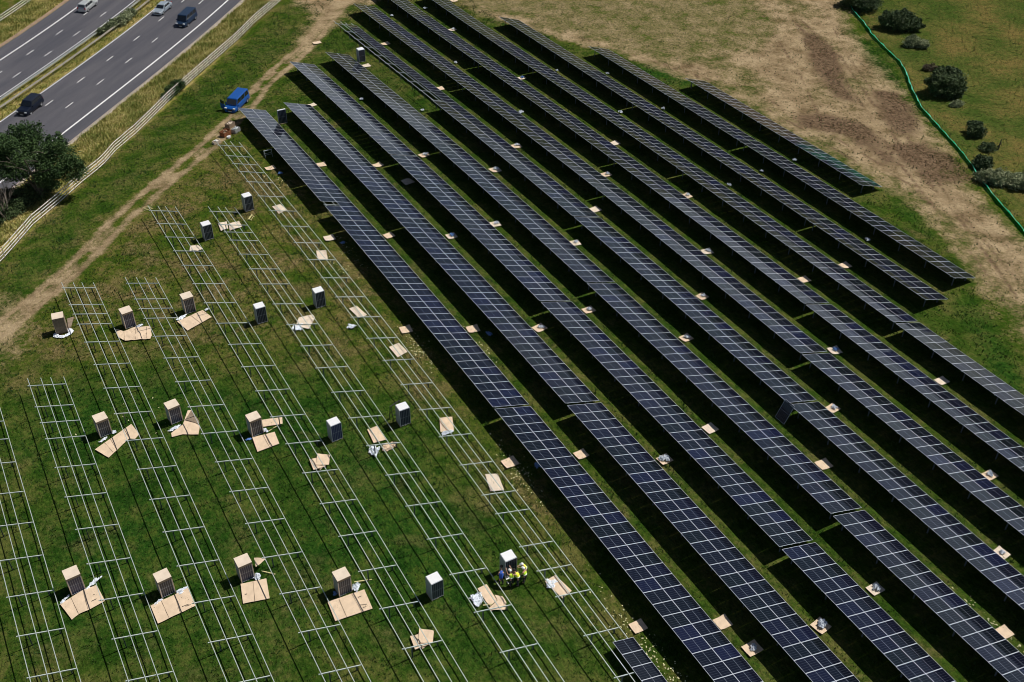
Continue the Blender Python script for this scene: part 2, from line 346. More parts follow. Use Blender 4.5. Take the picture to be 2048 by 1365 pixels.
    q=n.nodes.new('ShaderNodeMixRGB'); q.blend_type='MULTIPLY'; Lk(M('SUBTRACT',.9,M('MULTIPLY',M('MAXIMUM',s1.outputs[0],s1.outputs[1]),.6)),q.inputs[0]); Lk(c,q.inputs[1]); Lk(t,q.inputs[2])
    Lk(q.outputs[0],b.inputs['Base Color'])
    bp=n.nodes.new('ShaderNodeBump'); bp.inputs['Strength'].default_value=1.; bp.inputs['Distance'].default_value=.12
    Lk(M('ADD',M('MULTIPLY',fine,.7),M('ADD',M('MULTIPLY',vfine,.3),M('MULTIPLY',streak,.35))),bp.inputs['Height']); Lk(bp.outputs[0],b.inputs['Normal'])
    me=arr_mesh('ground',V,Fq,[m],attr={'cover':A1,'zones':A2})
    me.polygons.foreach_set('use_smooth',[True]*len(Fq))
    return tag(mk('ground',me),kind='structure')
ground()
def strip(name,n0,n1,s0,s1,dz,m,ds=1.5,nn=6,kind='structure'):
    S=np.arange(s0,s1+ds,ds); Nn=np.linspace(n0,n1,nn); SS,NN=np.meshgrid(S,Nn)
    X=MO.x+(MU.x*SS+MN.x*NN)*K; Y=MO.y+(MU.y*SS+MN.y*NN)*K; V=np.stack([X,Y,ter(X,Y)+dz],-1).reshape(-1,3)
    k=len(S); I,J=np.meshgrid(np.arange(k-1),np.arange(nn-1)); a=(J*k+I).ravel(); Fq=np.stack([a+k,a+k+1,a+1,a],1)[:, ::-1]
    me=arr_mesh(name,V,Fq,[m]); o=mk(name,me); 
    if kind: tag(o,kind=kind)
    return o
def asphalt():
    m=bpy.data.materials.new('asphalt'); m.use_nodes=True; n=m.node_tree; b=n.nodes['Principled BSDF']; b.inputs['Roughness'].default_value=.8; b.inputs['Specular IOR Level'].default_value=.3
    tc=n.nodes.new('ShaderNodeTexCoord'); mpn=n.nodes.new('ShaderNodeMapping')
    mpn.inputs['Rotation'].default_value=(0,0,-math.atan2(MU.y,MU.x)); n.links.new(tc.outputs['Object'],mpn.inputs[0])
    mp2=n.nodes.new('ShaderNodeMapping'); mp2.inputs['Scale'].default_value=(.035,.55,1); n.links.new(mpn.outputs[0],mp2.inputs[0])
    a=n.nodes.new('ShaderNodeTexNoise'); a.inputs['Scale'].default_value=1.; a.inputs['Detail'].default_value=4; n.links.new(mp2.outputs[0],a.inputs['Vector'])
    c=n.nodes.new('ShaderNodeTexNoise'); c.inputs['Scale'].default_value=14; c.inputs['Detail'].default_value=4; n.links.new(tc.outputs['Object'],c.inputs['Vector'])
    r=n.nodes.new('ShaderNodeValToRGB'); r.color_ramp.elements[0].position=.3; r.color_ramp.elements[1].position=.7
    r.color_ramp.elements[0].color=(.066,.067,.082,1); r.color_ramp.elements[1].color=(.108,.104,.116,1); n.links.new(a.outputs['Fac'],r.inputs[0])
    q=n.nodes.new('ShaderNodeMixRGB'); q.blend_type='MULTIPLY'; q.inputs[0].default_value=.5; n.links.new(r.outputs[0],q.inputs[1])
    r2=n.nodes.new('ShaderNodeValToRGB'); r2.color_ramp.elements[0].position=.35; r2.color_ramp.elements[1].position=.65; r2.color_ramp.elements[0].color=(.6,.6,.6,1); r2.color_ramp.elements[1].color=(1.3,1.3,1.3,1)
    n.links.new(c.outputs['Fac'],r2.inputs[0]); n.links.new(r2.outputs[0],q.inputs[2]); n.links.new(q.outputs[0],b.inputs['Base Color']); return m
ASP=asphalt()
strip('motorway_near_carriageway',-2.15,10.3,-95,16,.03,ASP,nn=10)
strip('motorway_far_carriageway',14.6,25.3,-95,16,.03,ASP,nn=10)
GRAV=mat('pale_gravel',(.36,.31,.25),.95,0,.35,3.,.03,8.)
strip('gravel_strip',-2.9,-2.25,-95,16,.02,GRAV)
strip('gravel_edge',25.4,26.1,-95,16,.02,mat('brown_gravel',(.30,.21,.14),.95,0,.35,3.,.03,8.))
for nm,n0,n1,z in [('solid_line',-.14,.14,.04),('solid_line',10.0,10.16,.04),('solid_line',22.5,22.74,.04),('solid_line',14.85,15.0,.04)]:
    strip(nm,n0,n1,-95,16,z,PAINTW,nn=2)
strip('drain_line',-2.24,-2.16,-95,16,.045,mat('worn_pale_line',(.42,.34,.31),.8,0,.2,1.),nn=2)
def dashes(name,nn_,s0):
    mb=MB()
    for k in range(-10,4):
        s=s0+8.15*k
        for i in range(2):
            a,b=s+i*.95,s+(i+1)*.95
            mb.face([mp_(a,nn_-.07,.042),mp_(b,nn_-.07,.042),mp_(b,nn_+.07,.042),mp_(a,nn_+.07,.042)][::1],PAINTW)
    tag(mb.obj(name),kind='structure')
dashes('lane_dashes',7.1,-2.5); dashes('lane_dashes',4.0,-2.7); dashes('lane_dashes',17.1,-10.6); dashes('lane_dashes',19.95,-10.7)
# ------------------------------------------------------------------ guard rails and fences
def guard_rail(n_,label,side,col):
    g=empty('guard_rail',mp_(-40,n_)); O=g.location
    mb=MB(); S=np.arange(-95,16.1,1.5)
    mb.sweep([mp_(s,n_+side*.08,.66)-O for s in S],.05,.19,col); mb.sweep([mp_(s,n_-side*.08,.66)-O for s in S],.05,.19,col); mb.obj('beam',g)
    for s in np.arange(-94,15,2.9):
        p=MB(); a=mp_(s,n_)-O; p.box(a+Vector((0,0,.35)),(.05,.06,.4),GALV2); p.obj('post',g)
    tag(g,label,'guard rail','guard rails along the central reservation')
RAILC=mat('dull_barrier_steel',(.42,.39,.33),.6,.2,.2,1.)
guard_rail(12.0,'steel crash barrier on the field side of the central reservation',1,RAILC)
guard_rail(13.5,'steel crash barrier beside the overgrown shrubs on the far side of the central reservation',-1,mat('grey_barrier_steel',(.40,.42,.40),.6,.25,.2,1.))
def rail_fence(pts,label,spacing,nr,hgt,lab_group=None):
    P=[np.array([p.x,p.y]) for p in pts]; seg=[np.linalg.norm(b-a) for a,b in zip(P[:-1],P[1:])]; cum=np.concatenate([[0],np.cumsum(seg)])
    xy=np.array(P)
    def S(t): return np.interp(t,cum,xy[:,0]),np.interp(t,cum,xy[:,1])
    n=int(cum[-1]/spacing); ts=[i*spacing for i in range(n+1)]
    x0,y0=S(cum[-1]/2); g=empty('wooden_fence',(x0,y0,hz(x0,y0))); O=Vector(g.location)
    pp=[]
    for i,t in enumerate(ts):
        x,y=S(t); x+=random.uniform(-.03,.03); q=Vector((x,y,hz(x,y)))-O; pp.append(q)
        mb=MB(); mb.box(q+Vector((0,0,hgt/2+.03)),(.045,.045,hgt/2+.04),WOODP); mb.obj('post',g)
    for k in range(nr):
        mb=MB(); z=hgt*(k+.75)/nr
        mb.sweep([q+Vector((0,0,z+random.uniform(-.012,.012))) for q in pp],.05,.10,WOODF); mb.obj('rail',g)
    tag(g,label,'fence','wooden rail fences beside the motorway'); return g
fp=[(-60,590),(0,529),(32,493.5),(67,452.5),(126,403),(154,376),(205,335),(234,302),(271,271),(300,243),(337,205),(369,176),(422,129),(469,88),(513,44),(565,0),(600,-30)]
rail_fence([at(a,b) for a,b in fp],'long weathered post and rail fence between the motorway verge and the field',1.9,4,1.6)
rail_fence([mp_(s,31.) for s in np.arange(-30,3,3.)],'short wooden post and rail fence at the top left beyond the far carriageway',2.4,3,1.2)
# green netting
def net_fence():
    pts=[(1660,-60),(1694,0),(1706,22),(1729,48),(1744,70),(1773,99.6),(1801,126),(1814,149),(1823,176),(1843.5,217),(1867,243),(1893,272),(1920,302),(1943,331),(1964,363),(1993,400),(2020,430),(2048,464),(2120,560)]
    W=[at(*p) for p in pts]; g=empty('netting_fence',W[8]); O=Vector(g.location)
    NET=bpy.data.materials.new('green_netting'); NET.use_nodes=True; n=NET.node_tree; b=n.nodes['Principled BSDF']
    b.inputs['Roughness'].default_value=.5
    tr=n.nodes.new('ShaderNodeBsdfTranslucent'); ms_=n.nodes.new('ShaderNodeMixShader'); ms_.inputs[0].default_value=.62; n.links.new(b.outputs[0],ms_.inputs[1]); n.links.new(tr.outputs[0],ms_.inputs[2]); n.links.new(ms_.outputs[0],n.nodes['Material Output'].inputs[0])
    tc=n.nodes.new('ShaderNodeTexCoord'); no=n.nodes.new('ShaderNodeTexNoise'); no.inputs['Scale'].default_value=1.3; no.inputs['Detail'].default_value=5
    n.links.new(tc.outputs['Object'],no.inputs['Vector']); r=n.nodes.new('ShaderNodeValToRGB'); r.color_ramp.elements[0].position=.35; r.color_ramp.elements[1].position=.65
    r.color_ramp.elements[0].color=(.05,.70,.47,1); r.color_ramp.elements[1].color=(.30,.95,.76,1); n.links.new(no.outputs['Fac'],r.inputs[0]); n.links.new(r.outputs[0],b.inputs['Base Color']); n.links.new(r.outputs[0],tr.inputs[0])
    P=[]; 
    for a,c in zip(W[:-1],W[1:]):
        k=max(2,int((c-a).length/.45))
        for i in range(k): P.append(a.lerp(c,i/k))
    vs=[];fs=[]
    for i,p in enumerate(P):
        d=(P[min(i+1,len(P)-1)]-P[max(i-1,0)]); nn_=Vector((d.y,-d.x,0)).normalized()
        g0=hz(p.x,p.y); top=.50+.10*math.sin(i*.9)+random.uniform(-.08,.05); b0=random.uniform(.0,.06); by=mnoise.noise(Vector((i*.4,0,0)))*.12
        for hh,off in((b0,-.12+by*.2),(top*.6,by+.08),(top,by*.6+.30),(top,by*.6+.315),(top*.6-.012,by+.092),(b0,-.105+by*.2)):
            q=p+nn_*off; vs.append(Vector((q.x,q.y,g0+hh))-O)
    for i in range(len(P)-1):
        for k in range(6): fs.append((i*6+k,i*6+(k+1)%6,(i+1)*6+(k+1)%6,(i+1)*6+k))
    mb=MB(); mb.mesh(vs,fs,NET); mb.obj('net',g,smooth=False)
    for i in range(0,len(P),6):
        p=P[i]; mb=MB(); mb.tube([Vector((p.x,p.y,hz(p.x,p.y)-.1))-O,Vector((p.x,p.y,hz(p.x,p.y)+.85))-O],[.025,.025],BLACKP,6); mb.obj('stake',g)
    tag(g,'bright green plastic netting fence winding between the bare earth and the right hand field','fence')
net_fence()
# ------------------------------------------------------------------ solar rows
X8,D_,TILT,W_,ZC,DL,DR=34.453552*K,5.636165*K,0.33422,3.739139*K,1.0*K,1.584807*K,1.404152*K
def rowx(r): return X8+(r-8)*D_
CT,ST=math.cos(TILT),math.sin(TILT)
UR=[-DL+(DL+DR)*q for q in(0,.362,.635,1)]
MODW=1.154*K
def module_mesh():
    L,Wd,t,fr=W_/2-.008,MODW-.006,.035,.028
    mb=MB()
    # aluminium frame: four bars with mitre-free butt joints
    for y in(-1,1): mb.box((0,y*(Wd/2-fr/2),-t/2),(L/2,fr/2,t/2),ALU)
    for x in(-1,1): mb.box((x*(L/2-fr/2),0,-t/2),(fr/2,Wd/2-fr,t/2),ALU)
    me=mb.data('solar_panel'); bm=bmesh.new(); bm.from_mesh(me); uv=bm.loops.layers.uv.new('UVMap')
    me.materials.append(GLASS); me.materials.append(BACK)
    gx,gy=L/2-fr,Wd/2-fr
    for z,m,flip in((-.006,1,False),(-.02,2,True)):
        co=[(-gx,-gy),(gx,-gy),(gx,gy),(-gx,gy)]; vs=[bm.verts.new((a,b,z)) for a,b in co]
        if flip: vs=vs[::-1]
        f=bm.faces.new(vs); f.material_index=m
        for l in f.loops: l[uv].uv=((l.vert.co.x+gx)/(2*gx),(l.vert.co.y+gy)/(2*gy))
    bm.to_mesh(me); bm.free(); return me
MOD=module_mesh()
def rafter_mesh():
    mb=MB(); a=Vector(((UR[0]-.22)*CT,0,-(UR[0]-.22)*ST-.165)); b=Vector(((UR[3]-.05)*CT,0,-(UR[3]-.05)*ST-.165)); mb.bar(a,b,.068,.08,GALV); return mb.data('rafter')
RAFT=rafter_mesh()
POSTU=(-1.02*K,1.0*K)
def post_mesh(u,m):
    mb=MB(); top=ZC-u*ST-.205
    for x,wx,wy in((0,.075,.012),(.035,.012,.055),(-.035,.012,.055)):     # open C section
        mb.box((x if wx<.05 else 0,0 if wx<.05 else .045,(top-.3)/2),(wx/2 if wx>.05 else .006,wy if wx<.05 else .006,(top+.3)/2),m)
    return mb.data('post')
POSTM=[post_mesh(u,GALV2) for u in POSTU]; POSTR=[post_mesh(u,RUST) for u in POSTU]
def zrow(r,y): return hz(rowx(r),y)
def build_structure(root,r,ytop,ybot,rafters,rust=False,ext=.0):
    xc=rowx(r); O=Vector(root.location)
    n=max(2,int((ytop-ybot)/1.9)); Y=np.linspace(ytop+ext,ybot-ext,n+1)
    for u in UR:
        mb=MB(); mb.sweep([Vector((xc+u*CT,y,zrow(r,y)+ZC-u*ST-.070))-O for y in Y],.055,.065,GALV); mb.obj('rail',root)
    for i,y in enumerate(rafters):
        o=mk('rafter',RAFT,root,Vector((xc,y,zrow(r,y)+ZC))-O)
        for k,u in enumerate(POSTU):
            me=(POSTR if rust and i==0 else POSTM)[k]
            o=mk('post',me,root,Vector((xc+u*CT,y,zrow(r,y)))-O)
            if rust and i==0 and k==0: o['label']='rust brown end post'
def place_modules(root,r,y0,n,pitch,cols=(0,1),skip=()):
    xc=rowx(r); O=Vector(root.location)
    for i in range(n):
        y=y0-(i+.5)*pitch
        sl=(zrow(r,y+.6)-zrow(r,y-.6))/1.2
        for c in cols:
            if (i,c) in skip: continue
            u=(c-.5)*W_/2
            ex=Vector((CT,0,-ST+random.gauss(0,.0025))).normalized(); ey=Vector((0,1,sl)).normalized(); ez=ex.cross(ey).normalized(); ey=ez.cross(ex)
            p=Vector((xc+u*CT,y,zrow(r,y)+ZC-u*ST))-O
            j=random.uniform(-.004,.004)
            mw=Matrix(((ex.x,ey.x,ez.x,p.x),(ex.y,ey.y,ez.y,p.y),(ex.z,ey.z,ez.z,p.z+j),(0,0,0,1)))
            mk('solar_panel',MOD,root,mw=mw)
ORD=['first','second','third','fourth','fifth','sixth','seventh','eighth','ninth','tenth','eleventh']
PR={1:[(127.7,117.24),(117.14,105.79),(105.67,94.07),(93.95,59.42),(59.14,24.5)],
    2:[(126.29,91.52),(91.4,56.93),(56.62,21.9)],
    3:[(139.56,105.6),(105.35,70.83),(70.55,35.85),(35.57,.9)],
    4:[(140.4,106.0),(105.8,71.5),(71.23,36.55),(36.27,1.6)],
    5:[(117.1,83.0),(82.74,48.1),(47.83,13.2)],
    6:[(156.93,122.0),(121.75,87.4),(87.2,52.95),(52.67,18.)],
    7:[(162.5,128.0),(127.8,93.6),(93.4,58.85),(58.55,23.9)],
    8:[(156.5,122.4),(122.2,87.6),(87.4,52.6),(52.32,17.7)],
    9:[(140.33,106.2),(106.0,71.45),(71.25,53.97)],
    10:[(123.8,90.3),(90.0,55.49)],
    11:[(108.19,74.41)]}
WHERE=['the far end','just below the far end','the middle','the near middle','the near end']
for k,tabs in PR.items():
    for j,(yt,yb) in enumerate(tabs):
        r=7+k; yt*=K; yb*=K; n=max(1,round((yt-yb)/MODW)); pitch=(yt-yb)/n
        g=empty('solar_table',(rowx(r),(yt+yb)/2,zrow(r,(yt+yb)/2)))
        nr=max(2,round((yt-yb-1.2)/(3.72*K))+1); rf=np.linspace(yt-.6,yb+.6,nr)
        build_structure(g,r,yt,yb,rf,rust=(j==0 and k in(6,9)),ext=.04)
        skip={(n-4,0)} if (k==1 and j==2) else ()
        place_modules(g,r,yt,n,pitch,skip=skip)
        nt_=len(tabs); pos=('the only section' if nt_==1 else ('far end section' if j==0 else 'near end section' if j==nt_-1 else ORD[j]+' section from the far end'))
        lab=f'blue black solar table, {pos} of the {ORD[k-1]} finished row'
        if skip: lab='solar table with one panel missing in the first finished row'
        tag(g,lab,'solar table',f'solar tables of the {ORD[k-1]} finished row')
# half-covered table of the fifth row
yt,yb=150.9*K,117.25*K; r=12
g=empty('solar_table',(rowx(r),(yt+yb)/2,zrow(r,(yt+yb)/2)))
build_structure(g,r,yt+1.2,yb,np.linspace(yt,yb+.6,10),rust=True,ext=.04); place_modules(g,r,yt,29,(yt-yb)/29,cols=(1,))
tag(g,'half covered solar table at the far end of the fifth finished row','solar table','solar tables of the fifth finished row')
# frame rows
FR={0:([83.,79.34,76.85,73.74,69.99,66.32,62.64,58.94,55.21,51.51,47.8,44.1],84.),
1:([81.66,78.49,76.22,74.0,70.24,66.6,62.86,59.13,55.44,51.76,48.05,44.35,40.6],82.68),
2:([95.53,92.23,90.46,88.63,85.47,81.74,78.03,74.28,70.54,66.8,63.1,59.37,55.71,51.97,48.26,44.5,40.8],96.48),
3:([93.15,90.03,88.22,86.42,83.22,79.55,75.8,72.06,68.29,64.55,60.87,57.14,53.4,49.7,46.0,42.27,38.5],94.23),
4:([106.38,103.14,99.91,96.75,93.61,89.81,86.07,82.29,78.62,74.96,71.22,67.46,63.76,59.99,56.27,52.57,48.83,45.09,41.34,37.56,33.8],107.5),
5:([102.87,99.6,97.81,95.92,92.77,89.62,86.52,82.66,78.9,75.21,71.62,67.87,64.15,60.39,56.59,52.86,49.13,45.38,41.62,37.89,34.2,30.5],103.94),
6:([118.5,115.16,112.73,110.39,107.49,103.58,99.84,95.99,92.16,88.42,84.64,80.85,77.09,73.37,69.71,65.93,62.23,58.49,54.76,51.06,48.86,45.18,42.62,40.01,36.27,32.5,28.8],119.89)}
FLAB={0:'empty galvanised rail frame cut off by the left edge of the photo',1:'empty galvanised rail frame starting left of the stacks, second from the left edge',
2:'empty galvanised rail frame right of the fully boxed cardboard stack, third from the left',3:'empty galvanised rail frame fourth from the left, running past the wavy cardboard sheet',
4:'empty galvanised rail frame fifth from the left, starting beside the small bundle of slats',5:'empty galvanised rail frame sixth from the left, starting above the crumpled cardboard pair',
6:'long rail frame nearest the finished rows, with some panels at its near end'}
for k,(rf,top) in FR.items():
    r=k+1; rf=[y*K for y in rf]; yt=top*K; yb=rf[-1]-.6
    g=empty('mounting_frame',(rowx(r),(yt+yb)/2,zrow(r,(yt+yb)/2)))
    build_structure(g,r,yt,yb,rf)
    if k==6: place_modules(g,r,35.15*K,6,MODW,cols=(1,))
    tag(g,FLAB[k],'mounting frame','empty mounting frames')
# ------------------------------------------------------------------ module stacks
def stack(px,py,lid,label,rz=0.,w=1.12,d=1.04,h=2.14,nm=None,anchor='front'):
    "px,py: bottom corner nearest the camera (left end of the glass face)"
    p=at(px,py); g=empty('module_stack',p,rz)
    ox,oy=w/2,d/2
    if nm is None: nm=28
    hp=.12
    mb=MB()                      # pallet
    for x in(.05,w/2,w-.05): mb.box((x,oy,hp*.35),(.045,oy,hp*.3),WOODP)
    for i in range(6): mb.box((ox,d*(i+.5)/6,hp*.83),(ox,.055,.012),WOODP)
    mb.obj('pallet',g)
    mb=MB(); t=(d-.06)/nm; ht=h-hp-.01-(.05 if lid else 0)
    for i in range(nm):
        y=.03+t*(i+.5); jx=random.uniform(-.006,.006); jz=random.uniform(-.006,.003)
        mb.box((ox+jx,y,hp+ht/2+jz),(ox-.015,t*.40,ht/2),EDGE)
    mb.obj('panel_edges',g)
    me=bpy.data.meshes.new('front_panel'); bm=bmesh.new(); uv=bm.loops.layers.uv.new('UVMap'); fr=.035
    def q(co,m,uvs=None):
        f=bm.faces.new([bm.verts.new(c) for c in co]); f.material_index=m
        if uvs:
            for l,a in zip(f.loops,uvs): l[uv].uv=a
    y=.012; x0,x1,z0,z1=.02+fr,w-.02-fr,hp+fr,hp+ht-fr
    q([(x0,y,z0),(x1,y,z0),(x1,y,z1),(x0,y,z1)],0,[(0,0),(0,1),(1,1),(1,0)])
    bm.to_mesh(me); bm.free(); me.materials.append(GLASSV); mk('front_panel',me,g)
    mb=MB()
    for x in(.02+fr/2,w-.02-fr/2): mb.box((x,.014,hp+ht/2),(fr/2,.012,ht/2),ALU)
    for z in(hp+fr/2,hp+ht-fr/2): mb.box((ox,.014,z),(ox-.02-fr,.012,fr/2),ALU)
    mb.obj('front_frame',g)
    if lid:
        mb=MB(); ztop=hp+ht+.012
        # lid with short down-turned flaps and slightly lifted rear corner
        vs=[(-.02,-.025,ztop),(w+.02,-.025,ztop+.01),(w+.02,d+.02,ztop+random.uniform(0,.03)),(-.03,d+.02,ztop+random.uniform(.0,.05))]
        v2=[(a,b,c+.02) for a,b,c in vs]; mb.mesh(vs+v2,[(0,1,2,3)[::-1],(4,5,6,7),(0,1,5,4),(1,2,6,5),(2,3,7,6),(3,0,4,7)],CARDL)
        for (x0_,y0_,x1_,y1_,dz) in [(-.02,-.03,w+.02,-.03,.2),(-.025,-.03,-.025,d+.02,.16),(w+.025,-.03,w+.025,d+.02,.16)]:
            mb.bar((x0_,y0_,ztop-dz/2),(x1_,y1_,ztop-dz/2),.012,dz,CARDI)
        mb.obj('cardboard_lid',g)
        mb=MB()
        for x,y in((-.006,-.01),(w+.006,-.01),(-.006,d+.006),(w+.006,d+.006)): mb.box((x,y,hp+ht/2),(.022,.02,ht/2),CARD)
        mb.obj('corner_protector',g)
        if lid=='box':
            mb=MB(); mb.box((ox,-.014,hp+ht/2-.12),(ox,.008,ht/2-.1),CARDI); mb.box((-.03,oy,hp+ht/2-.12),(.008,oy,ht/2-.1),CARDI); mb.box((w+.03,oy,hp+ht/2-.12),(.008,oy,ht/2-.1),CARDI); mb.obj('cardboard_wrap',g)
    else:
        mb=MB(); mb.box((ox,oy,hp+ht+.004),(ox-.06,oy-.06,.008),WHITE); mb.obj('top_edges',g)  # frame ends as a whiter sheet, sunlight on top painted into the colour
    tag(g,label,'panel stack','stacks of unmounted solar panels'); return g
for px,py,lab in [(Zm((0,350,600),(1680,258))[0]+('white topped panel stack with a small folding ladder leaning at its foot',)),
    (Zm((0,350,600),(1402,456))[0]+('white topped panel stack between the heads of the fifth and sixth empty frames',)),
    (Zm((0,350,600),(1762,1026))[0]+('white topped panel stack left of the torn cardboard and film, standing alone on grass',)),
    (Zm((400,350,600),(797,918))[0]+('white topped panel stack just above the torn cardboard and film under the sixth frame',)),
    (Zm((450,700,500),(880,765))[0]+('white topped panel stack above the round crumpled cardboard heap',)),
    (Zm((450,700,500),(1437,638))[0]+('white topped panel stack with a black trestle standing behind it',)),
    (Zm((640,1120,300),(1528,573))[0]+('white topped panel stack above the heap of brown cardboard at bottom centre',)),
    (Zm((970,1080,150),(548,1070))[0]+('white topped panel stack the five workers are unloading',)),
    (Zm((400,0,600),(1088,432))[0]+('white topped panel stack standing beyond the head of the fourth finished row',))]:
    stack(px,py,None,lab,rz=R_(random.uniform(-1,4)))
for px,py,lab,lid in [(Zm((90,600,300),(163,482))[0]+('panel stack still wrapped in grey brown cardboard, ringed by white plastic film','box')),
    (Zm((90,600,300),(1108,410))[0]+('cardboard lidded panel stack behind the wavy standing cardboard sheet','lid')),
    (Zm((0,350,600),(1272,957))[0]+('cardboard lidded panel stack behind the flat slanted cardboard sheet and film, upper left','lid')),
    (Zm((0,700,500),(827,728))[0]+('cardboard lidded panel stack with a long slanted cardboard sheet lying under the frame rails','lid')),
    (Zm((0,700,500),(1410,620))[0]+('cardboard lidded panel stack beside a star shaped cardboard piece with a dark raised flap','lid')),
    (Zm((450,700,500),(228,722))[0]+('cardboard lidded stack with a square sheet in front and narrow strip at right','lid')),
    (Zm((0,1032,500),(592,658))[0]+('cardboard lidded panel stack nearest the lower left corner','lid')),
    (Zm((0,1032,500),(1332,682))[0]+('cardboard lidded stack with a wide three fold sheet, second from lower left','lid')),
    (Zm((450,1032,500),(140,557))[0]+('cardboard lidded stack with a brown flap behind and square sheet in front','lid')),
    (Zm((450,1032,500),(940,670))[0]+('cardboard lidded stack with blue and white film and a large flat sheet','lid'))]:
    stack(px,py,lid,lab,rz=R_(random.uniform(2,7)) if lid!='box' else R_(-8))
p=Zm((470,200,300),(603,345))[0]
g=stack(*p,None,'thin dark panel stack standing at the head of the second finished row',rz=R_(-2),w=1.25,d=.32,h=2.25,nm=9)
# ------------------------------------------------------------------ cardboard and film
def sheet(pts,label,m=CARD,z=.13,warp=.05,name='cardboard_sheet',cat='cardboard',lift=None,folds=None,marks=None):
    W=[at(*p) for p in pts]; c=sum(W,Vector())/len(W); g=empty(name,c)
    bm=bmesh.new(); vs=[bm.verts.new(w_-c) for w_ in W]; f=bm.faces.new(vs)
    bmesh.ops.triangulate(bm,faces=[f]); bmesh.ops.subdivide_edges(bm,edges=bm.edges[:],cuts=5,use_grid_fill=True)
    sd=random.random()*90
    for v in bm.verts:
        P=c+v.co; a=mnoise.noise(Vector((P.x*.9,P.y*.9,sd)))*warp*1.6+mnoise.noise(Vector((P.x*3,P.y*3,sd)))*warp*.35
        zz=hz(P.x,P.y)+z+abs(a)
        if lift: zz+=lift(P)
        v.co.z=zz-c.z
    g0=bmesh.ops.extrude_face_region(bm,geom=bm.faces[:])
    for e in g0['geom']:
        if isinstance(e,bmesh.types.BMVert): e.co.z-=.014
    bmesh.ops.recalc_face_normals(bm,faces=bm.faces[:])
    me=bpy.data.meshes.new('sheet'); bm.to_mesh(me); bm.free(); me.materials.append(m)
    bpy.data.objects.remove(g); o=mk(name,me,None,c); tag(o,label,cat)
    if folds:
        for a,b in folds:
            A=at(*a);B=at(*b); mb=MB(); mb.sweep([A.lerp(B,t)+Vector((0,0,z+.022+warp*.5+(lift(A.lerp(B,t)) if lift else 0)))-c for t in(0,.33,.66,1)],.025,.01,CARDI); mb.obj('fold',o)
    if marks:
        for a,b in marks:
            A=at(*a);B=at(*b); mb=MB(); mb.sweep([A.lerp(B,t)+Vector((0,0,z+.03+warp*.6))-c for t in(0,.5,1)],.035,.006,BLACKP); mb.obj('printed_line',o)
    return o
def film(px,py,sx,sy,label,m=FOIL,hgt=.25,rz=0.,seed=None,ring=False,dz=.10,name='plastic_film'):
    P=at(px,py); seed=seed if seed is not None else random.random()*99
    bm=bmesh.new(); bmesh.ops.create_grid(bm,x_segments=30,y_segments=30,size=1.)
    rem=[]
    for v in bm.verts:
        x,y=v.co.x,v.co.y; r=math.hypot(x,y); ang=math.atan2(y,x)
        lim=.66+.42*mnoise.noise(Vector((math.cos(ang)*1.3,math.sin(ang)*1.3,seed)))+.24*mnoise.noise(Vector((math.cos(ang)*5,math.sin(ang)*5,seed)))
        if ring:
            if r<.45 or r>.98: rem.append(v)
        elif r>lim: rem.append(v)
        h=abs(mnoise.noise(Vector((x*2.2,y*2.2,seed))))*.55+abs(mnoise.noise(Vector((x*6,y*6,seed))))*.55+abs(mnoise.noise(Vector((x*13,y*13,seed))))*.25
        v.co.z=hgt*h*(1-.55*min(1,r))+dz
        v.co.x+=mnoise.noise(Vector((x*5,y*5,seed+7)))*.10; v.co.y+=mnoise.noise(Vector((x*5,y*5,seed+17)))*.10
    bmesh.ops.delete(bm,geom=rem,context='VERTS')
    g0=bmesh.ops.extrude_face_region(bm,geom=bm.faces[:])
    for e in g0['geom']:
        if isinstance(e,bmesh.types.BMVert): e.co.z-=.02
    bmesh.ops.recalc_face_normals(bm,faces=bm.faces[:])
    rot=Matrix.Rotation(rz,3,'Z')
    for v in bm.verts:
        q=rot@Vector((v.co.x*sx/2,v.co.y*sy/2,0)); v.co=Vector((q.x,q.y,v.co.z+hz(P.x+q.x,P.y+q.y)-P.z))
    me=bpy.data.meshes.new(name); bm.to_mesh(me); bm.free(); me.materials.append(m)
    return tag(mk(name,me,None,P),label,'plastic film' if m in(FOIL,FOILB) else 'cardboard')
def pxsheet(reg,pts,label,**kw):
    for k_ in('folds','marks'):
        if kw.get(k_): kw[k_]=[Zm(reg,*ab) for ab in kw[k_]]
    return sheet(Zm(reg,*pts),label,**kw)
Zb=(0,350,600);Zc=(400,350,600);Z1=(0,700,500);Z2=(450,700,500);Z5=(0,1032,500);Z6=(450,1032,500);Z7=(900,1032,500);Z3=(900,700,600);Z9=(90,600,300);Zt=(400,0,600)
pxsheet(Z9,[(970,420),(1080,440),(1240,385),(1440,375),(1462,500),(1440,545),(1240,560),(1100,575),(1000,520)],'wavy tan cardboard sheet standing on edge in front of a lidded stack',warp=.12,z=.12,folds=[((1240,400),(1240,555)),((1085,445),(1090,570)),((1395,385),(1395,540))])
pxsheet(Zb,[(1210,1008),(1385,930),(1447,978),(1282,1070)],'slanted tan cardboard sheet with white film behind it, upper left',folds=[((1300,965),(1372,1020))])
film(*Zm(Zb,(1235,985))[0],2.0,.8,'crumpled white film between the slanted cardboard sheet and the stack, upper left',rz=R_(25))
film(*Zm(Zb,(1412,925))[0],.7,.6,'small white film scrap at the upper right tip of the slanted cardboard sheet',rz=R_(25))
film(*Zm(Zb,(435,1087))[0],2.2,1.7,'ring of white plastic film round the foot of the boxed stack',ring=True,hgt=.35)
pxsheet(Z9,[(305,270),(375,250),(400,245),(360,380),(330,420),(320,400)],'brown cardboard strip lying behind the boxed stack',m=CARDI)
film(*Zm(Z9,(1290,375))[0],1.3,.7,'white film scrap behind the wavy cardboard sheet',hgt=.35)
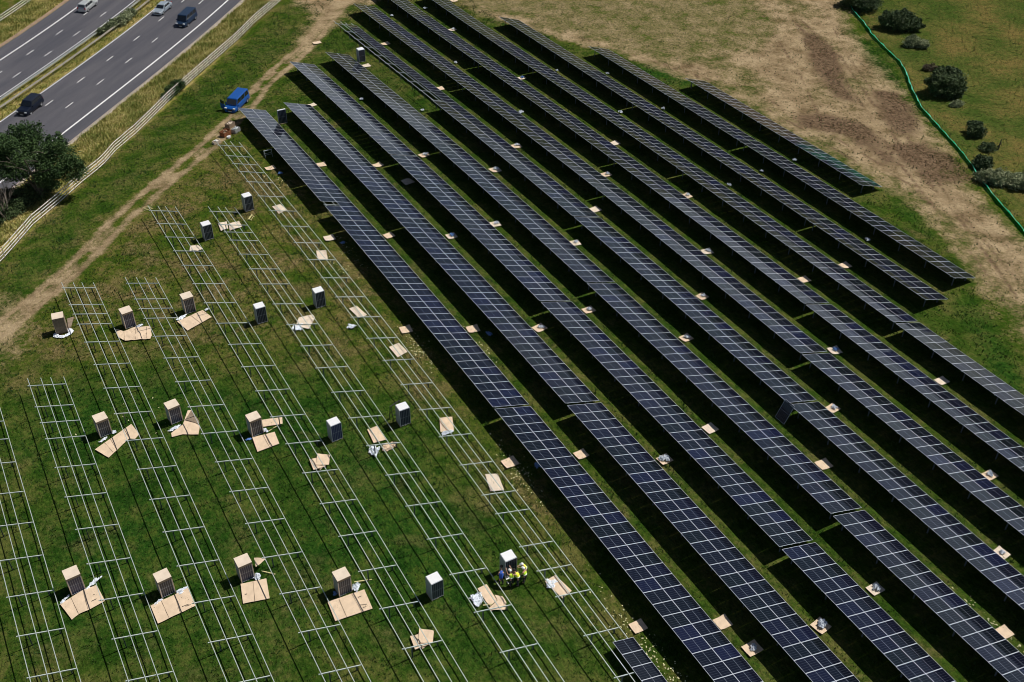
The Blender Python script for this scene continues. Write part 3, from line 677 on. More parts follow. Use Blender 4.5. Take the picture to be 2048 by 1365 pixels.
pxsheet(Z1,[(780,825),(1078,617),(1145,700),(1108,738),(1060,735),(960,830),(893,893)],'long slanted cardboard sheet lying under the rails of the third frame',folds=[((905,735),(965,835)),((855,765),(930,850)),((1020,660),(1065,735))])
film(*Zm(Z1,(940,680))[0],.6,.8,'small white film scrap right of the stack with the long slanted sheet')
film(*Zm(Z1,(850,745))[0],1.3,.5,'white film along the foot of the stack with the long slanted sheet',rz=R_(20))
pxsheet(Z1,[(1540,505),(1572,503),(1625,620),(1638,640),(1628,703),(1500,700),(1410,724),(1405,690),(1500,620)],'star shaped tan cardboard piece beside a lidded stack')
pxsheet(Z1,[(1572,505),(1637,600),(1632,625),(1600,608),(1520,585)],'dark raised cardboard flap on the star shaped piece',m=CARDI,z=.2)
film(*Zm(Z1,(1435,650))[0],1.8,.8,'crumpled white film in front of the stack with the star shaped cardboard',rz=R_(15),hgt=.4)
pxsheet(Z2,[(225,728),(408,680),(447,778),(268,845)],'square tan cardboard sheet in front of the lidded stack left of the crumpled heap',folds=[((312,705),(370,812)),((330,700),(380,810))])
pxsheet(Z2,[(300,583),(470,560),(474,615),(308,640)],'narrow cardboard strip right of the lidded stack, crossed by a rail shadow')
film(*Zm(Z2,(335,668))[0],.7,.9,'white film scrap between the cardboard strip and the square sheet')
film(*Zm(Z2,(195,740))[0],.8,.5,'pale blue film in the shadow left of the lidded stack',m=FOILB)
pxsheet(Z5,[(495,732),(695,612),(795,575),(863,705),(722,783),(650,812),(592,860)],'fan shaped three part cardboard sheet nearest the lower left corner',folds=[((585,680),(648,810)),((685,625),(725,775))],marks=[((755,710),(795,690)),((765,660),(780,655))])
film(*Zm(Z5,(760,570))[0],2.1,.6,'white film behind the fan shaped cardboard sheet',rz=R_(32),hgt=.3); film(*Zm(Z5,(530,700))[0],1.5,.45,'narrow white film at the left edge of the fan shaped cardboard sheet',rz=R_(35))
pxsheet(Z5,[(1235,745),(1430,655),(1542,602),(1602,745),(1500,795),(1297,893)],'wide three fold cardboard sheet with printed lines, second from the lower left',folds=[((1325,705),(1390,850)),((1432,655),(1482,805))],marks=[((1495,755),(1550,735)),((1525,752),(1565,738))])
film(*Zm(Z5,(1490,622))[0],1.6,.7,'white film behind the wide three fold cardboard sheet',rz=R_(20),hgt=.4); film(*Zm(Z5,(1300,715))[0],1.3,.4,'narrow film at the left of the wide three fold sheet',rz=R_(28))
pxsheet(Z6,[(130,567),(340,521),(368,685),(150,728)],'square cardboard sheet with one centre fold in front of the flap stack',folds=[((232,545),(248,708))],marks=[((165,655),(185,650))])
pxsheet(Z6,[(246,385),(340,398),(300,440),(262,466)],'brown triangular cardboard flap right of the flap stack',lift=lambda P:.35,z=.3,warp=.1)
film(*Zm(Z6,(262,515))[0],1.1,1.0,'white film between the flap stack and its square sheet',hgt=.4)
pxsheet(Z6,[(842,714),(1142,611),(1210,768),(905,872)],'large flat cardboard sheet with printed lines, bottom centre',folds=[((935,690),(998,838)),((1040,650),(1125,800))],marks=[((1105,742),(1165,735)),((1130,762),(1160,755)),((1090,680),(1120,668))])
film(*Zm(Z6,(1075,590))[0],1.2,1.3,'crumpled white film right of the stack with the large flat sheet',hgt=.55,rz=R_(-30)); film(*Zm(Z6,(905,650))[0],.5,.8,'blue film left of the stack with the large flat sheet',m=FOILB,hgt=.5)
def plank(a,b,label,m=WOODP,z=.05,w_=.09):
    A=at(*a);B=at(*b); c=(A+B)/2; mb=MB(); mb.bar(A-c+Vector((0,0,z)),B-c+Vector((0,0,z)),w_,.04,m); tag(mb.obj('plank',None,c),label,'plank')
WOODY=mat('yellow_batten',(.62,.55,.27),.7,0,.1,3.)
plank(*Zm(Z6,(1060,545),(1205,524)),'thin yellow batten right of the stack with the large flat sheet',WOODY); plank(*Zm(Z6,(300,455),(412,482)),'thin pale batten beside the triangular flap',WOODY)
plank(*Zm(Z2,(360,668),(425,628)),'thin batten between cardboard strip and square sheet',WOODY)
pxsheet(Zt,[(1370,1240),(1425,1222),(1470,1250),(1405,1272)],'pale cardboard sheet under the far end of the frame nearest the finished panels',m=CARDL)
pxsheet(Zc,[(492,222),(547,206),(594,245),(540,272)],'pale cardboard sheet under the long frame, second from its far end',m=CARDL)
pxsheet(Zb,[(1488,337),(1548,324),(1560,372),(1510,392)],'crumpled cardboard sheet, left one of the pair under the sixth frame',m=CARDL,warp=.14)
pxsheet(Zb,[(1562,345),(1632,323),(1655,358),(1628,372),(1570,388)],'crumpled cardboard sheet, right one of the pair under the sixth frame',m=CARDL,warp=.14)
pxsheet(Zb,[(1300,492),(1350,485),(1387,512),(1350,528),(1295,525)],'torn cardboard piece under the fifth frame near two stacks',m=CARDL,warp=.1); film(*Zm(Zb,(1320,520))[0],1.4,.8,'white film on the torn cardboard under the fifth frame')
pxsheet(Zc,[(793,526),(862,522),(874,582),(808,592)],'square pale cardboard sheet under the long frame, third from its far end',m=CARDL,warp=.09)
pxsheet(Zc,[(1018,920),(1072,902),(1142,965),(1085,986)],'slanted pale cardboard sheet under the long frame, above the film scrap',warp=.1,m=CARDL)
pxsheet(Zc,[(1290,1182),(1357,1154),(1417,1215),(1350,1253)],'pale cardboard sheet striped by rail shadows under the long frame',m=CARDL)
pxsheet(Zc,[(675,985),(768,960),(787,985),(745,1060),(655,1040)],'torn cardboard sheet under the sixth frame',m=CARDL,warp=.15); film(*Zm(Zc,(665,1045))[0],1.7,1.8,'large white film heap left of the torn cardboard sheet under the sixth frame',hgt=.35)
film(*Zm(Zc,(1035,1040))[0],1.7,1.1,'white film scrap lying alone between the sixth and the long frame',hgt=.35,rz=R_(-20))
pxsheet(Z2,[(1165,660),(1252,634),(1325,742),(1218,772)],'tan cardboard sheet under the sixth frame above a white film heap'); film(*Zm(Z2,(1345,800))[0],2.0,1.7,'crumpled brown cardboard heap under the sixth frame',m=CARD,hgt=.5)
film(*Zm(Z2,(1240,835))[0],1.9,1.8,'white film heap at the left of the crumpled brown cardboard',hgt=.5)
pxsheet(Z2,[(1757,566),(1862,556),(1877,674),(1765,684)],'square tan cardboard sheet under the long frame with white film below it',warp=.07); film(*Zm(Z2,(1812,692))[0],1.9,.9,'white film on the lower edge of the square cardboard sheet under the long frame',hgt=.45)
for i,(dx,dy,rz) in enumerate([(0,0,0),(-25,15,.4),(20,-12,.8)]):
    q=[(-75,-10),(10,-62),(75,0),(0,62)]; q=[(a*math.cos(rz)-b*math.sin(rz)*1.2+dx,a*math.sin(rz)*.8+b*math.cos(rz)+dy) for a,b in q]
    pxsheet(Z2,[(782+a,930+b) for a,b in q],['bottom','middle','top'][i]+' cardboard piece of the round crumpled heap under the fifth frame',z=.12+.09*i,warp=.09)
    pxsheet(Z6,[(1620+a*1.15,1022+b*1.25) for a,b in q],['bottom','middle','top'][i]+' cardboard piece of the crumpled heap in the bottom centre',z=.12+.09*i,warp=.1)
pxsheet(Z3,[(240,856),(326,853),(370,964),(275,973)],'rounded tan cardboard sheet under the long frame beside the first finished row',m=CARDL)
pxsheet(Z7,[(226,603),(300,567),(385,700),(330,745),(300,720)],'tan cardboard sheet below the workers with film on its left'); pxsheet(Z7,[(365,655),(430,668),(462,715),(452,780),(335,785),(320,760),(390,700)],'brown curled cardboard piece overlapping the sheet below the workers',warp=.16,z=.1)
film(*Zm(Z7,(225,690))[0],1.7,2.1,'large white film heap left of the cardboard sheet below the workers',hgt=.5,rz=R_(-25))
pxsheet(Z7,[(775,545),(862,493),(997,622),(922,686)],'tan cardboard sheet right of the workers under the long frame'); film(*Zm(Z7,(825,560))[0],1.4,1.6,'white film on the upper corner of the cardboard sheet right of the workers',hgt=.3,dz=.1)
film(*Zm(Z2,(1392,770))[0],.5,.5,'small torn card scrap at the right of the crumpled brown cardboard',m=CARDI,hgt=.4)
plank(*Zm(Z7,(270,755),(345,745)),'small white slat on the brown curled cardboard piece',WOODY,z=.35)
# litter in the lanes between finished rows: (px,py,kind)
LIT=[(624,212,'c'),(643,331,'c'),(756,332,'c'),(541,338,'c'),(561,351,'b'),(724,202,'w'),(845,224,'w'),(848,312,'cw'),(784,35,'w'),(771,89,'c'),(879,179,'c'),
(850,20,'w'),(905,61,'cw'),(911,129,'g'),(989,341,'cw'),(908,3,'c'),(1043,158,'cb'),(1114,145,'w'),(1215,151,'w'),(1326,221,'g'),(1042,228,'w'),(1240,228,'w'),
(1033,294,'cw'),(1230,288,'c'),(992,342,'cw'),(1212,351,'cw'),(1458,374,'w'),(1373,394,'cw'),(1589,324,'w'),(1523,346,'w'),(659,478,'c'),(686,490,'b'),(778,473,'c'),(903,474,'cb'),
(812,661,'c'),(946,660,'c'),(977,672,'b'),(991,450,'cw'),(1150,488,'cw'),(1190,421,'c'),(1414,505,'cw'),(1404,595,'cw'),(1372,678,'cw'),(1177,622,'cw'),(1079,658,'cw'),
(1735,483,'w'),(1690,533,'c'),(1608,561,'c'),(1669,703,'cb'),(1420,859,'c'),(1162,911,'c'),(1329,921,'cW'),(1020,927,'c'),(1076,936,'b'),(1883,764,'c'),(1665,819,'cw'),(1647,931,'c'),
(1978,953,'cw'),(2001,1109,'cw'),(1750,1180,'cW'),(1641,1254,'cW'),(2007,1267,'c'),(1504,1299,'cg'),(1445,1247,'c'),(1276,1255,'c'),(733,133,'c'),(634,87,'c')]
ent=[]
for (px,py,k) in LIT:
    P=at(px,py); ent.append([int(math.floor((P.x-rowx(7))/D_)),P,px,py,k])
def lane_name(l):
    if l<=0: return 'left of the first finished row'
    if l>=11: return 'right of the last finished row'
    return f'between the {ORD[l-1]} and {ORD[l]} finished rows'
byl={}
for e in ent: byl.setdefault(e[0],[]).append(e)
ORN=['nearest the camera','second from the near end','third from the near end','fourth from the near end','fifth from the near end','sixth from the near end','seventh from the near end','eighth from the near end','ninth from the near end','tenth from the near end','eleventh from the near end']
def card_obj(P,label,sx,sy,rz,m,z=.11,warp=.03):
    bm=bmesh.new(); bmesh.ops.create_grid(bm,x_segments=8,y_segments=8,size=1.); sd=random.random()*50; rot=Matrix.Rotation(rz,3,'Z')
    crn=random.uniform(.03,.14)
    for v in bm.verts:
        x,y=v.co.x,v.co.y; q=rot@Vector((x*sx/2,y*sy/2,0))
        v.co=Vector((q.x,q.y,hz(P.x+q.x,P.y+q.y)-P.z+z+abs(mnoise.noise(Vector((x*1.5,y*1.5,sd))))*warp*2+max(0,x*y-.3)*crn+abs(x)*.02))
    g0=bmesh.ops.extrude_face_region(bm,geom=bm.faces[:])
    for e in g0['geom']:
        if isinstance(e,bmesh.types.BMVert): e.co.z-=.018
    bmesh.ops.recalc_face_normals(bm,faces=bm.faces[:]); me=bpy.data.meshes.new('cardboard_sheet'); bm.to_mesh(me); bm.free(); me.materials.append(m)
    return tag(mk('cardboard_sheet',me,None,P),label,'cardboard','cardboard left in the lanes')
for l,es in byl.items():
    es.sort(key=lambda e:e[1].y)
    for i,(l_,P,px,py,k) in enumerate(es):
        wh=f'{ORN[min(i,10)]} {lane_name(l)}'
        rz=R_(random.uniform(-10,10)); mcol=CARD if random.random()<.6 else CARDL
        if 'c' in k: card_obj(P,f'cardboard square {wh}',random.uniform(1.15,1.35),random.uniform(1.0,1.25),rz,mcol)
        mm={'w':FOIL,'W':FOIL,'b':FOILB,'g':FOIL}
        for ch in k.replace('c',''):
            big=1.35 if ch=='W' else 1.
            o=film(px+(2 if 'c' in k else 0),py-1,random.uniform(.8,1.25)*big,random.uniform(.7,1.)*big,f'crumpled {"pale blue" if ch=="b" else "white"} film {wh}',m=mm[ch],hgt=.55*big,rz=random.uniform(0,3),dz=.17)
            o['group']='plastic film left in the lanes'
# chips of torn card and straw
def chips():
    V=[];Fq=[];mi=[]
    for cx,cy,n,rx,ry in [(842,700,60,1.2,4.),(830,690,40,1.,2.),(1040,950,90,1.,4.),(1300,1310,150,1.,6.),(1310,1345,60,1.,3.),(700,500,35,1.,3.),(560,365,30,1.4,1.6),(1975,1240,40,.5,3.),(965,700,30,.5,3.),(672,520,25,1.2,2.5),(690,540,15,1.,2.),(555,440,8,3,3),(300,850,10,6,8)]:
        P=at(cx,cy)
        for _ in range(n):
            x=P.x+rng.normal()*rx*.6; y=P.y+rng.normal()*ry*.6; s=rng.uniform(.03,.085); a=rng.uniform(0,3.14); z=hz(x,y)+.05
            t=rng.uniform(-.5,.5,2); i=len(V)
            for dx,dy in((-s,-s*.6),(s,-s*.6),(s,s*.6),(-s,s*.6)):
                X=dx*math.cos(a)-dy*math.sin(a); Y=dx*math.sin(a)+dy*math.cos(a); V.append((x+X,y+Y,z+X*t[0]+Y*t[1]))
            Fq.append((i,i+1,i+2,i+3))
    me=arr_mesh('packing_chips',np.array(V),np.array(Fq),[mat('pale_straw_chips',(.66,.63,.36),.8,0,.2,3.)])
    tag(mk('packing_chips',me),'pale scraps of packing strewn on the grass beside the cardboard','packing scraps',kind='stuff')
chips()
# slats, ladder and trestles
def slats(name,segs,label,cat,m=GALV,w_=.07):
    pts=[(at(*a,),at(*b)) for a,b,*_ in segs]; c=pts[0][0].copy(); mb=MB()
    for (A,B),s_ in zip(pts,segs):
        za,zb_=s_[2] if len(s_)>2 else(.06,.06)
        mb.bar(A-c+Vector((0,0,za)),B-c+Vector((0,0,zb_)),w_,.04,m)
    tag(mb.obj(name,None,c),label,cat)
slats('slat_bundle',[(*Zm(Zb,(980,228),(1040,215)),),(*Zm(Zb,(982,236),(1042,223)),),(*Zm(Zb,(985,246),(1045,233)),)],'small bundle of pale slats at the head of the fifth frame','slats',WOODY,.06)
def trestle(px,py,label,rz,col,h=.9,L=1.3):
    P=at(px,py); g=empty('trestle',P,rz)
    for sx in(-1,1):
        for sy in(-1,1): mb=MB(); mb.bar((sx*L/2,sy*.32,0),(sx*L/2,sy*.06,h),.04,.04,col); mb.obj('leg',g)
    mb=MB(); mb.bar((-L/2-.1,0,h+.02),(L/2+.1,0,h+.02),.10,.06,col); mb.obj('top_bar',g)
    for sy in(-1,1): mb=MB(); mb.bar((-L/2,sy*.2,h*.45),(L/2,sy*.2,h*.45),.03,.05,col); mb.obj('brace',g)
    tag(g,label,'trestle')
trestle(537,314,'pale two bar trestle in the shadow left of the first finished row',0.,GALV,1.0,1.0)
trestle(*Zm(Z2,(1400,560))[0],'black trestle standing behind a white topped stack',0.3,BLACKP,1.9,1.1)
trestle(*Zm(Zb,(1712,300))[0],'small pale folding ladder lying at the foot of a white topped stack',.9,WOODY,.25,.9)
P=at(1566,838); g=mk('leaning_module',MOD); g.matrix_world=Matrix.Translation(P+Vector((0,0,.95)))@Matrix.Rotation(R_(-62),4,'Y')@Matrix.Rotation(R_(3),4,'Z'); tag(g,'single dark solar panel leaning against the fifth finished row at a section gap','solar panel')
# ------------------------------------------------------------------ crates by the van
def crate(px,py,sx,sy,h,rz,m,label,cont):
    P=at(px,py); g=empty('crate',P,rz); t=.03
    for nm,c,hh in [('side',(0,sy/2,h/2),(sx/2,t/2,h/2)),('side',(0,-sy/2,h/2),(sx/2,t/2,h/2)),('end',(sx/2,0,h/2),(t/2,sy/2-t,h/2)),('end',(-sx/2,0,h/2),(t/2,sy/2-t,h/2)),('floor',(0,0,.06),(sx/2-t,sy/2-t,.03))]:
        mb=MB(); mb.box(c,hh,m); mb.obj(nm,g)
    mb=MB()
    for i in range(9): mb.box((random.uniform(-sx*.35,sx*.35),random.uniform(-sy*.3,sy*.3),h*.8+random.uniform(0,.1)),(random.uniform(.08,.2),random.uniform(.04,.1),.05),random.choice(cont),Matrix.Rotation(random.uniform(0,3),3,'Z'))
    mb.obj('contents',g); tag(g,label,'crate','crates near the parked blue van')
Zv=(430,180,150)
crate(*Zm(Zv,(415,1010))[0],1.25,.8,.65,R_(35),CARDI,'brown crate holding white parts, nearest the blue van',[WHITE,CARDL])
crate(*Zm(Zv,(575,1150))[0],1.15,.75,.6,R_(35),mat('grey_mesh_crate',(.35,.36,.36),.6,.2,.2,4.),'grey crate of white parts beside the shadow of the first finished row',[WHITE,GALV])
crate(*Zm(Zv,(290,1240))[0],1.35,.9,.7,R_(28),RUST,'rusty brown crate, left of the grey one',[RUST,CARDI])
crate(*Zm(Zv,(385,1312))[0],.5,.3,.2,R_(28),WHITE,'small white box on the grass in front of the rusty crate',[WHITE])
crate(*Zm(Zt,(112,978))[0],1.0,.6,.35,R_(15),CARDL,'low pale box at the head of the long frame',[CARDL,WHITE])
# ------------------------------------------------------------------ vehicles (x forward, y left)
def loft(mb,secs,m):
    n=len(secs[0]); vs=[p for s in secs for p in s]
    f=[(i*n+k,i*n+(k+1)%n,(i+1)*n+(k+1)%n,(i+1)*n+k) for i in range(len(secs)-1) for k in range(n)]
    f+=[tuple(range(n))[::-1],tuple((len(secs)-1)*n+k for k in range(n))]; mb.mesh(vs,f,m)
def vehicle(name,label,P,ang,L,Wd,Hh,belt,prof,cab,paint,kind,door_open=False,cat='car'):
    "prof: (x fraction, z top of lower body, half width factor); cab: base and roof x ranges"
    g=empty(name,P,ang)
    mb=MB(); secs=[]
    for fx,zt,hwf in prof:
        x=(fx-.5)*L; hw=Wd/2*hwf
        secs.append([(x,-hw*.86,.24),(x,hw*.86,.24),(x,hw,.42),(x,hw,zt*.78),(x,hw*.95,zt-.05),(x,hw*.80,zt),(x,-hw*.80,zt),(x,-hw*.95,zt-.05),(x,-hw,zt*.78),(x,-hw,.42)])
    loft(mb,secs,paint)
    b0,b1,r0,r1=[(q-.5)*L for q in cab]; hb,hr=Wd/2*.92,Wd/2*(.80 if kind!='van' else .86)
    base=[(b0,-hb,belt-.04),(b1,-hb*.94,belt-.04),(b1,hb*.94,belt-.04),(b0,hb,belt-.04)]
    rc=.12
    roof=[(r0,-hr,Hh-.06),(r1,-hr*.96,Hh-.06),(r1,hr*.96,Hh-.06),(r0,hr,Hh-.06)]
    top=[(r0+rc,-hr+rc,Hh),(r1-rc,-hr*.96+rc,Hh),(r1-rc,hr*.96-rc,Hh),(r0+rc,hr-rc,Hh)]
    mb.mesh(base+roof+top,[(0,1,5,4),(1,2,6,5),(2,3,7,6),(3,0,4,7),(4,5,9,8),(5,6,10,9),(6,7,11,10),(7,4,8,11),(8,9,10,11)],paint)
    body=mb.obj('body',g)
    def quad(face,u0,u1,v0,v1,off=.012):
        A,B,C,D=[Vector(q) for q in face]      # A,B bottom; C,D top (C above B)
        def pt(u,v): return (A.lerp(B,u)).lerp(D.lerp(C,u),v)
        nn=(B-A).cross(D-A).normalized()
        return [pt(a,b)+nn*off for a,b in((u0,v0),(u1,v0),(u1,v1),(u0,v1))]
    fr=[base[1],base[2],roof[2],roof[1]]; re=[base[3],base[0],roof[0],roof[3]]; ri=[base[0],base[1],roof[1],roof[0]]; le=[base[2],base[3],roof[3],roof[2]]
    for nm,face,u0,u1 in [('windscreen',fr,.05,.95),('rear_window',re,.08,.92)]:
        w2=MB(); w2.face(quad(face,u0,u1,.12,.93),CGLASS); w2.obj(nm,g)
    wins={'car':[(.08,.45),(.49,.88)],'van':[(.66,.95),(.36,.62),(.06,.32)],'estate':[(.05,.3),(.33,.60),(.63,.9)]}[kind]
    for u0,u1 in wins:
        w2=MB(); w2.face(quad(ri,u0,u1,.15,.9),CGLASS); w2.obj('side_window',g)
        w2=MB(); w2.face(quad(le,1-u1,1-u0,.15,.9),CGLASS); w2.obj('side_window',g)
    wr=.33 if Hh<1.7 else .35
    for fx in(.19,.80):
        for sy in(-1,1):
            w0=empty('wheel',((fx-.5)*L,sy*(Wd/2-.10),wr)); w0.parent=g
            t=MB(); prof2=[(wr*.62,.10),(wr*.93,.115),(wr,.07),(wr,-.07),(wr*.93,-.115),(wr*.62,-.10)]; n=18; vs=[]
            for k in range(n):
                a=2*math.pi*k/n
                for rr,yy in prof2: vs.append((rr*math.cos(a),yy,rr*math.sin(a)))
            f=[(k*6+j,k*6+(j+1)%6,((k+1)%n)*6+(j+1)%6,((k+1)%n)*6+j) for k in range(n) for j in range(6)]
            t.mesh(vs,f,RUBBER); t.obj('tyre',w0,smooth=True)
            t=MB(); vs=[(0,sy*.06,0)]+[(wr*.63*math.cos(2*math.pi*k/10)*(1 if k%2 else .97),sy*.10,wr*.63*math.sin(2*math.pi*k/10)) for k in range(10)]
            t.mesh(vs,[(0,1+k,1+(k+1)%10) if sy<0 else (0,1+(k+1)%10,1+k) for k in range(10)],RIM); t.obj('rim',w0)
    zf=prof[-1][1]; fx=L/2*.985
    for sy in(-1,1):
        t=MB(); t.box((L/2-.10,sy*Wd/2*.70,.66 if Hh<1.75 else .8),(.10,.17,.085),LAMP); t.obj('headlight',g)
        t=MB(); t.box((-L/2+.04,sy*Wd/2*.80,.85),(.05,.09,.14),REDL); t.obj('tail_light',g)
        t=MB(); t.box((b1-.28,sy*(Wd/2+.06),belt+.04),(.06,.10,.07),paint); t.obj('wing_mirror',g)
    t=MB(); t.box((L/2+.005,0,.42),(.012,.26,.055),PLATE); t.obj('number_plate',g)
    t=MB(); t.box((-L/2-.005,0,.55),(.012,.26,.055),PLATE); t.obj('number_plate',g)
    t=MB(); t.box((L/2-.02,0,.58),(.03,Wd/2*.45,.10),BLACKP); t.obj('grille',g)
    if door_open:
        t=MB(); rot=Matrix.Rotation(R_(66),3,'Z'); c=Vector((b1+.22,-Wd/2,0)); 
        t.box(c+rot@Vector((-.5,0,.72)),(.5,.035,.42),paint,rot); t.box(c+rot@Vector((-.55,0,1.38)),(.38,.03,.25),CGLASS,rot); t.obj('open_door',g)['label']='front door standing wide open'
    tag(g,label,cat); return g
def paint(name,c,me=.35): return mat(name,c,.36,me,.03,2.,coat=.3 if me>.2 else .08,spec=.5 if me>.2 else .3)
PC=[(0,.78,.86),(.03,.95,.97),(.2,.98,1),(.62,.96,1),(.70,.93,1),(.93,.80,.97),(.985,.70,.90),(1,.55,.82)]
PV=[(0,.95,.92),(.02,1.05,.98),(.3,1.08,1),(.72,1.08,1),(.80,1.04,1),(.93,.92,.98),(.985,.80,.92),(1,.6,.86)]
aM=math.atan2(MU.y,MU.x)
def veh_pos(pa,pb,side,Wd):
    "pa,pb: contact points of two wheels on one side; side +1 puts the body towards +MN"
    A=at(*pa);B=at(*pb); c=(A+B)/2+Vector((MN.x,MN.y,0))*side*(Wd/2-.1); c.z=hz(c.x,c.y)+.03; return c
Zq=(130,0,300)
vehicle('estate_car','silver estate car driving away on the far carriageway',veh_pos(*Zm(Zq,(318,158),(428,90)),1,1.75),aM,4.5,1.78,1.55,.95,PC,(.02,.74,.07,.62),paint('silver_paint',(.52,.54,.54)),'estate')
vehicle('saloon_car','silver blue saloon car on the near carriageway beside the dark van',veh_pos(*Zm(Zq,(1335,200),(1450,125)),1,1.75),aM+math.pi,4.6,1.78,1.42,.92,PC,(.12,.74,.24,.58),paint('silver_blue_paint',(.36,.42,.48)),'car')
vehicle('dark_van','dark blue van on the near carriageway next to the solid white line',veh_pos(*Zm(Zq,(1660,372),(1798,265)),1,1.95),aM+math.pi,5.1,1.95,1.95,1.1,PV,(.01,.86,.03,.76),paint('dark_blue_paint',(.014,.032,.07),.15),'van',cat='van')
vehicle('dark_suv','very dark blue off road car driving towards the big tree',veh_pos(*Zm((0,180,300),(425,335),(565,232)),1,1.9),aM+math.pi,4.75,1.9,1.75,1.08,PV[:5]+[(.93,1.0,.98),(.985,.9,.92),(1,.6,.86)],(.01,.72,.06,.60),paint('navy_paint',(.006,.010,.022),.1),'estate')
a1=at(*Zm(Zv,(855,385))[0]); a2=at(*Zm(Zv,(610,600))[0]); dv=(a2-a1); angv=math.atan2(dv.y,dv.x)
nv=Vector((math.sin(angv),-math.cos(angv),0))*(.86); cV=(a1+a2)/2+Vector((math.cos(angv),math.sin(angv),0))*(-.35)+nv; cV.z=hz(cV.x,cV.y)
vehicle('blue_van','bright blue van parked on the dirt track with its front door open',cV,angv,4.9,1.9,1.93,1.08,PV,(.01,.86,.03,.76),paint('bright_blue_paint',(.010,.085,.34),.15),'van',door_open=True,cat='van')
# ------------------------------------------------------------------ foliage
def leaf_mat(name,c1,c2,c3):
    m=bpy.data.materials.new(name); m.use_nodes=True; n=m.node_tree; b=n.nodes['Principled BSDF']; b.inputs['Roughness'].default_value=.65; b.inputs['Specular IOR Level'].default_value=.25
    v=n.nodes.new('ShaderNodeVertexColor'); v.layer_name='tone'; r=n.nodes.new('ShaderNodeValToRGB'); e=r.color_ramp.elements; e[0].color=(*c1,1); e[1].color=(*c3,1); q=e.new(.5); q.color=(*c2,1)
    s=n.nodes.new('ShaderNodeSeparateColor'); n.links.new(v.outputs[0],s.inputs[0]); n.links.new(s.outputs[0],r.inputs[0]); n.links.new(r.outputs[0],b.inputs['Base Color']); return m
LEAF_D=leaf_mat('dark_leaves',(.022,.050,.014),(.042,.085,.022),(.085,.135,.040))
LEAF_M=leaf_mat('hedge_leaves',(.024,.050,.016),(.045,.078,.026),(.10,.135,.048))
LEAF_G=leaf_mat('grey_green_leaves',(.11,.14,.07),(.20,.235,.12),(.36,.39,.22))
LEAF_Y=leaf_mat('verge_blades',(.13,.19,.03),(.40,.37,.11),(.66,.54,.27))
LEAF_B=leaf_mat('bramble_leaves',(.035,.035,.018),(.07,.055,.03),(.12,.09,.05))
def leaves(blobs,n,size,m,name='crown',seed=0,shell=.55,squash=1.):
    r=np.random.default_rng(seed); V=[];T=[]
    vol=np.array([b[3]*b[4]*b[5] for b in blobs]); cnt=np.maximum(8,(n*vol**.75/np.sum(vol**.75))).astype(int)
    for b,k in zip(blobs,cnt):
        d=r.normal(size=(k,3)); d/=np.linalg.norm(d,axis=1)[:,None]; rad=(shell+(1-shell)*r.random(k)**.6)*r.uniform(.82,1.1,k)
        # bumpy outline
        bump=1+.16*np.sin(d[:,0]*7+b[0])*np.cos(d[:,1]*6+b[1])+.10*np.sin(d[:,2]*9+b[2]); rad*=bump
        c=np.array(b[:3])+d*rad[:,None]*np.array(b[3:6])
        c=c[c[:,2]>.02]; k=len(c); d=d[:k]
        s=size*r.uniform(.6,1.35,k)[:,None]; a=r.normal(size=(k,3)); a[:,2]*=.6; a/=np.linalg.norm(a,axis=1)[:,None]; nrm=r.normal(size=(k,3)); nrm[:,2]+=.8
        e=np.cross(a,nrm); e/=np.linalg.norm(e,axis=1)[:,None]
        q=np.stack([c-a*s,c+e*s*.55,c+a*s,c-e*s*.55],1); V.append(q.reshape(-1,3))
        t=np.clip(r.normal(.42,.18,k)+r.uniform(-.3,.34),0,1); T.append(np.repeat(t,4))
    V=np.concatenate(V); T=np.concatenate(T); Fq=np.arange(len(V)).reshape(-1,4)
    return arr_mesh(name,V,Fq,[m],attr={'tone':np.stack([T,T,T,np.ones_like(T)],1)})
def tree(px,py,h,rx,label,seed,m,n=16000,size=.2,kind='tree',blobs=None,trunks=3):
    P=at(px,py); g=empty(kind,P); r=random.Random(seed); mb=MB()
    for k in range(trunks):
        a=2*math.pi*k/trunks+r.uniform(-.4,.4); sp=rx*.45
        pts=[(math.cos(a)*.25*i*.5+math.cos(a)*sp*(i/6)**1.5,math.sin(a)*sp*(i/6)**1.5+math.sin(a)*.12*i,h*.8*i/6) for i in range(7)]
        mb.tube(pts,[.24*(1-i/7.5) for i in range(7)],BARK)
        for q in range(4):
            b=Vector(pts[2+q%4]); aa=r.uniform(0,6.28); mb.tube([b,b+Vector((math.cos(aa)*rx*.3,math.sin(aa)*rx*.3,h*.12)),b+Vector((math.cos(aa)*rx*.6,math.sin(aa)*rx*.6,h*.2))],[.09,.06,.02],BARK,5)
    mb.obj('trunk',g,smooth=True)
    if blobs is None:
        blobs=[(0,0,h*.62,rx*.75,rx*.75,h*.32)]
        for k in range(11):
            a=r.uniform(0,6.28); q=r.uniform(.35,.8)*rx; blobs.append((math.cos(a)*q,math.sin(a)*q,h*r.uniform(.42,.86),rx*r.uniform(.25,.42),rx*r.uniform(.25,.42),h*r.uniform(.12,.2)))
    bl=list(blobs)
    for b in blobs:
        for _ in range(8):
            a=r.uniform(0,6.28); e=r.uniform(-.6,1.4); q=r.uniform(.8,1.12); k2=r.uniform(.14,.34)
            bl.append((b[0]+math.cos(a)*math.cos(e)*b[3]*q,b[1]+math.sin(a)*math.cos(e)*b[4]*q,b[2]+math.sin(e)*b[5]*q,b[3]*k2,b[4]*k2,b[5]*k2*1.2))
    mk('crown',leaves(bl,n,size,m,seed=seed,shell=.35),g); tag(g,label,kind); return g
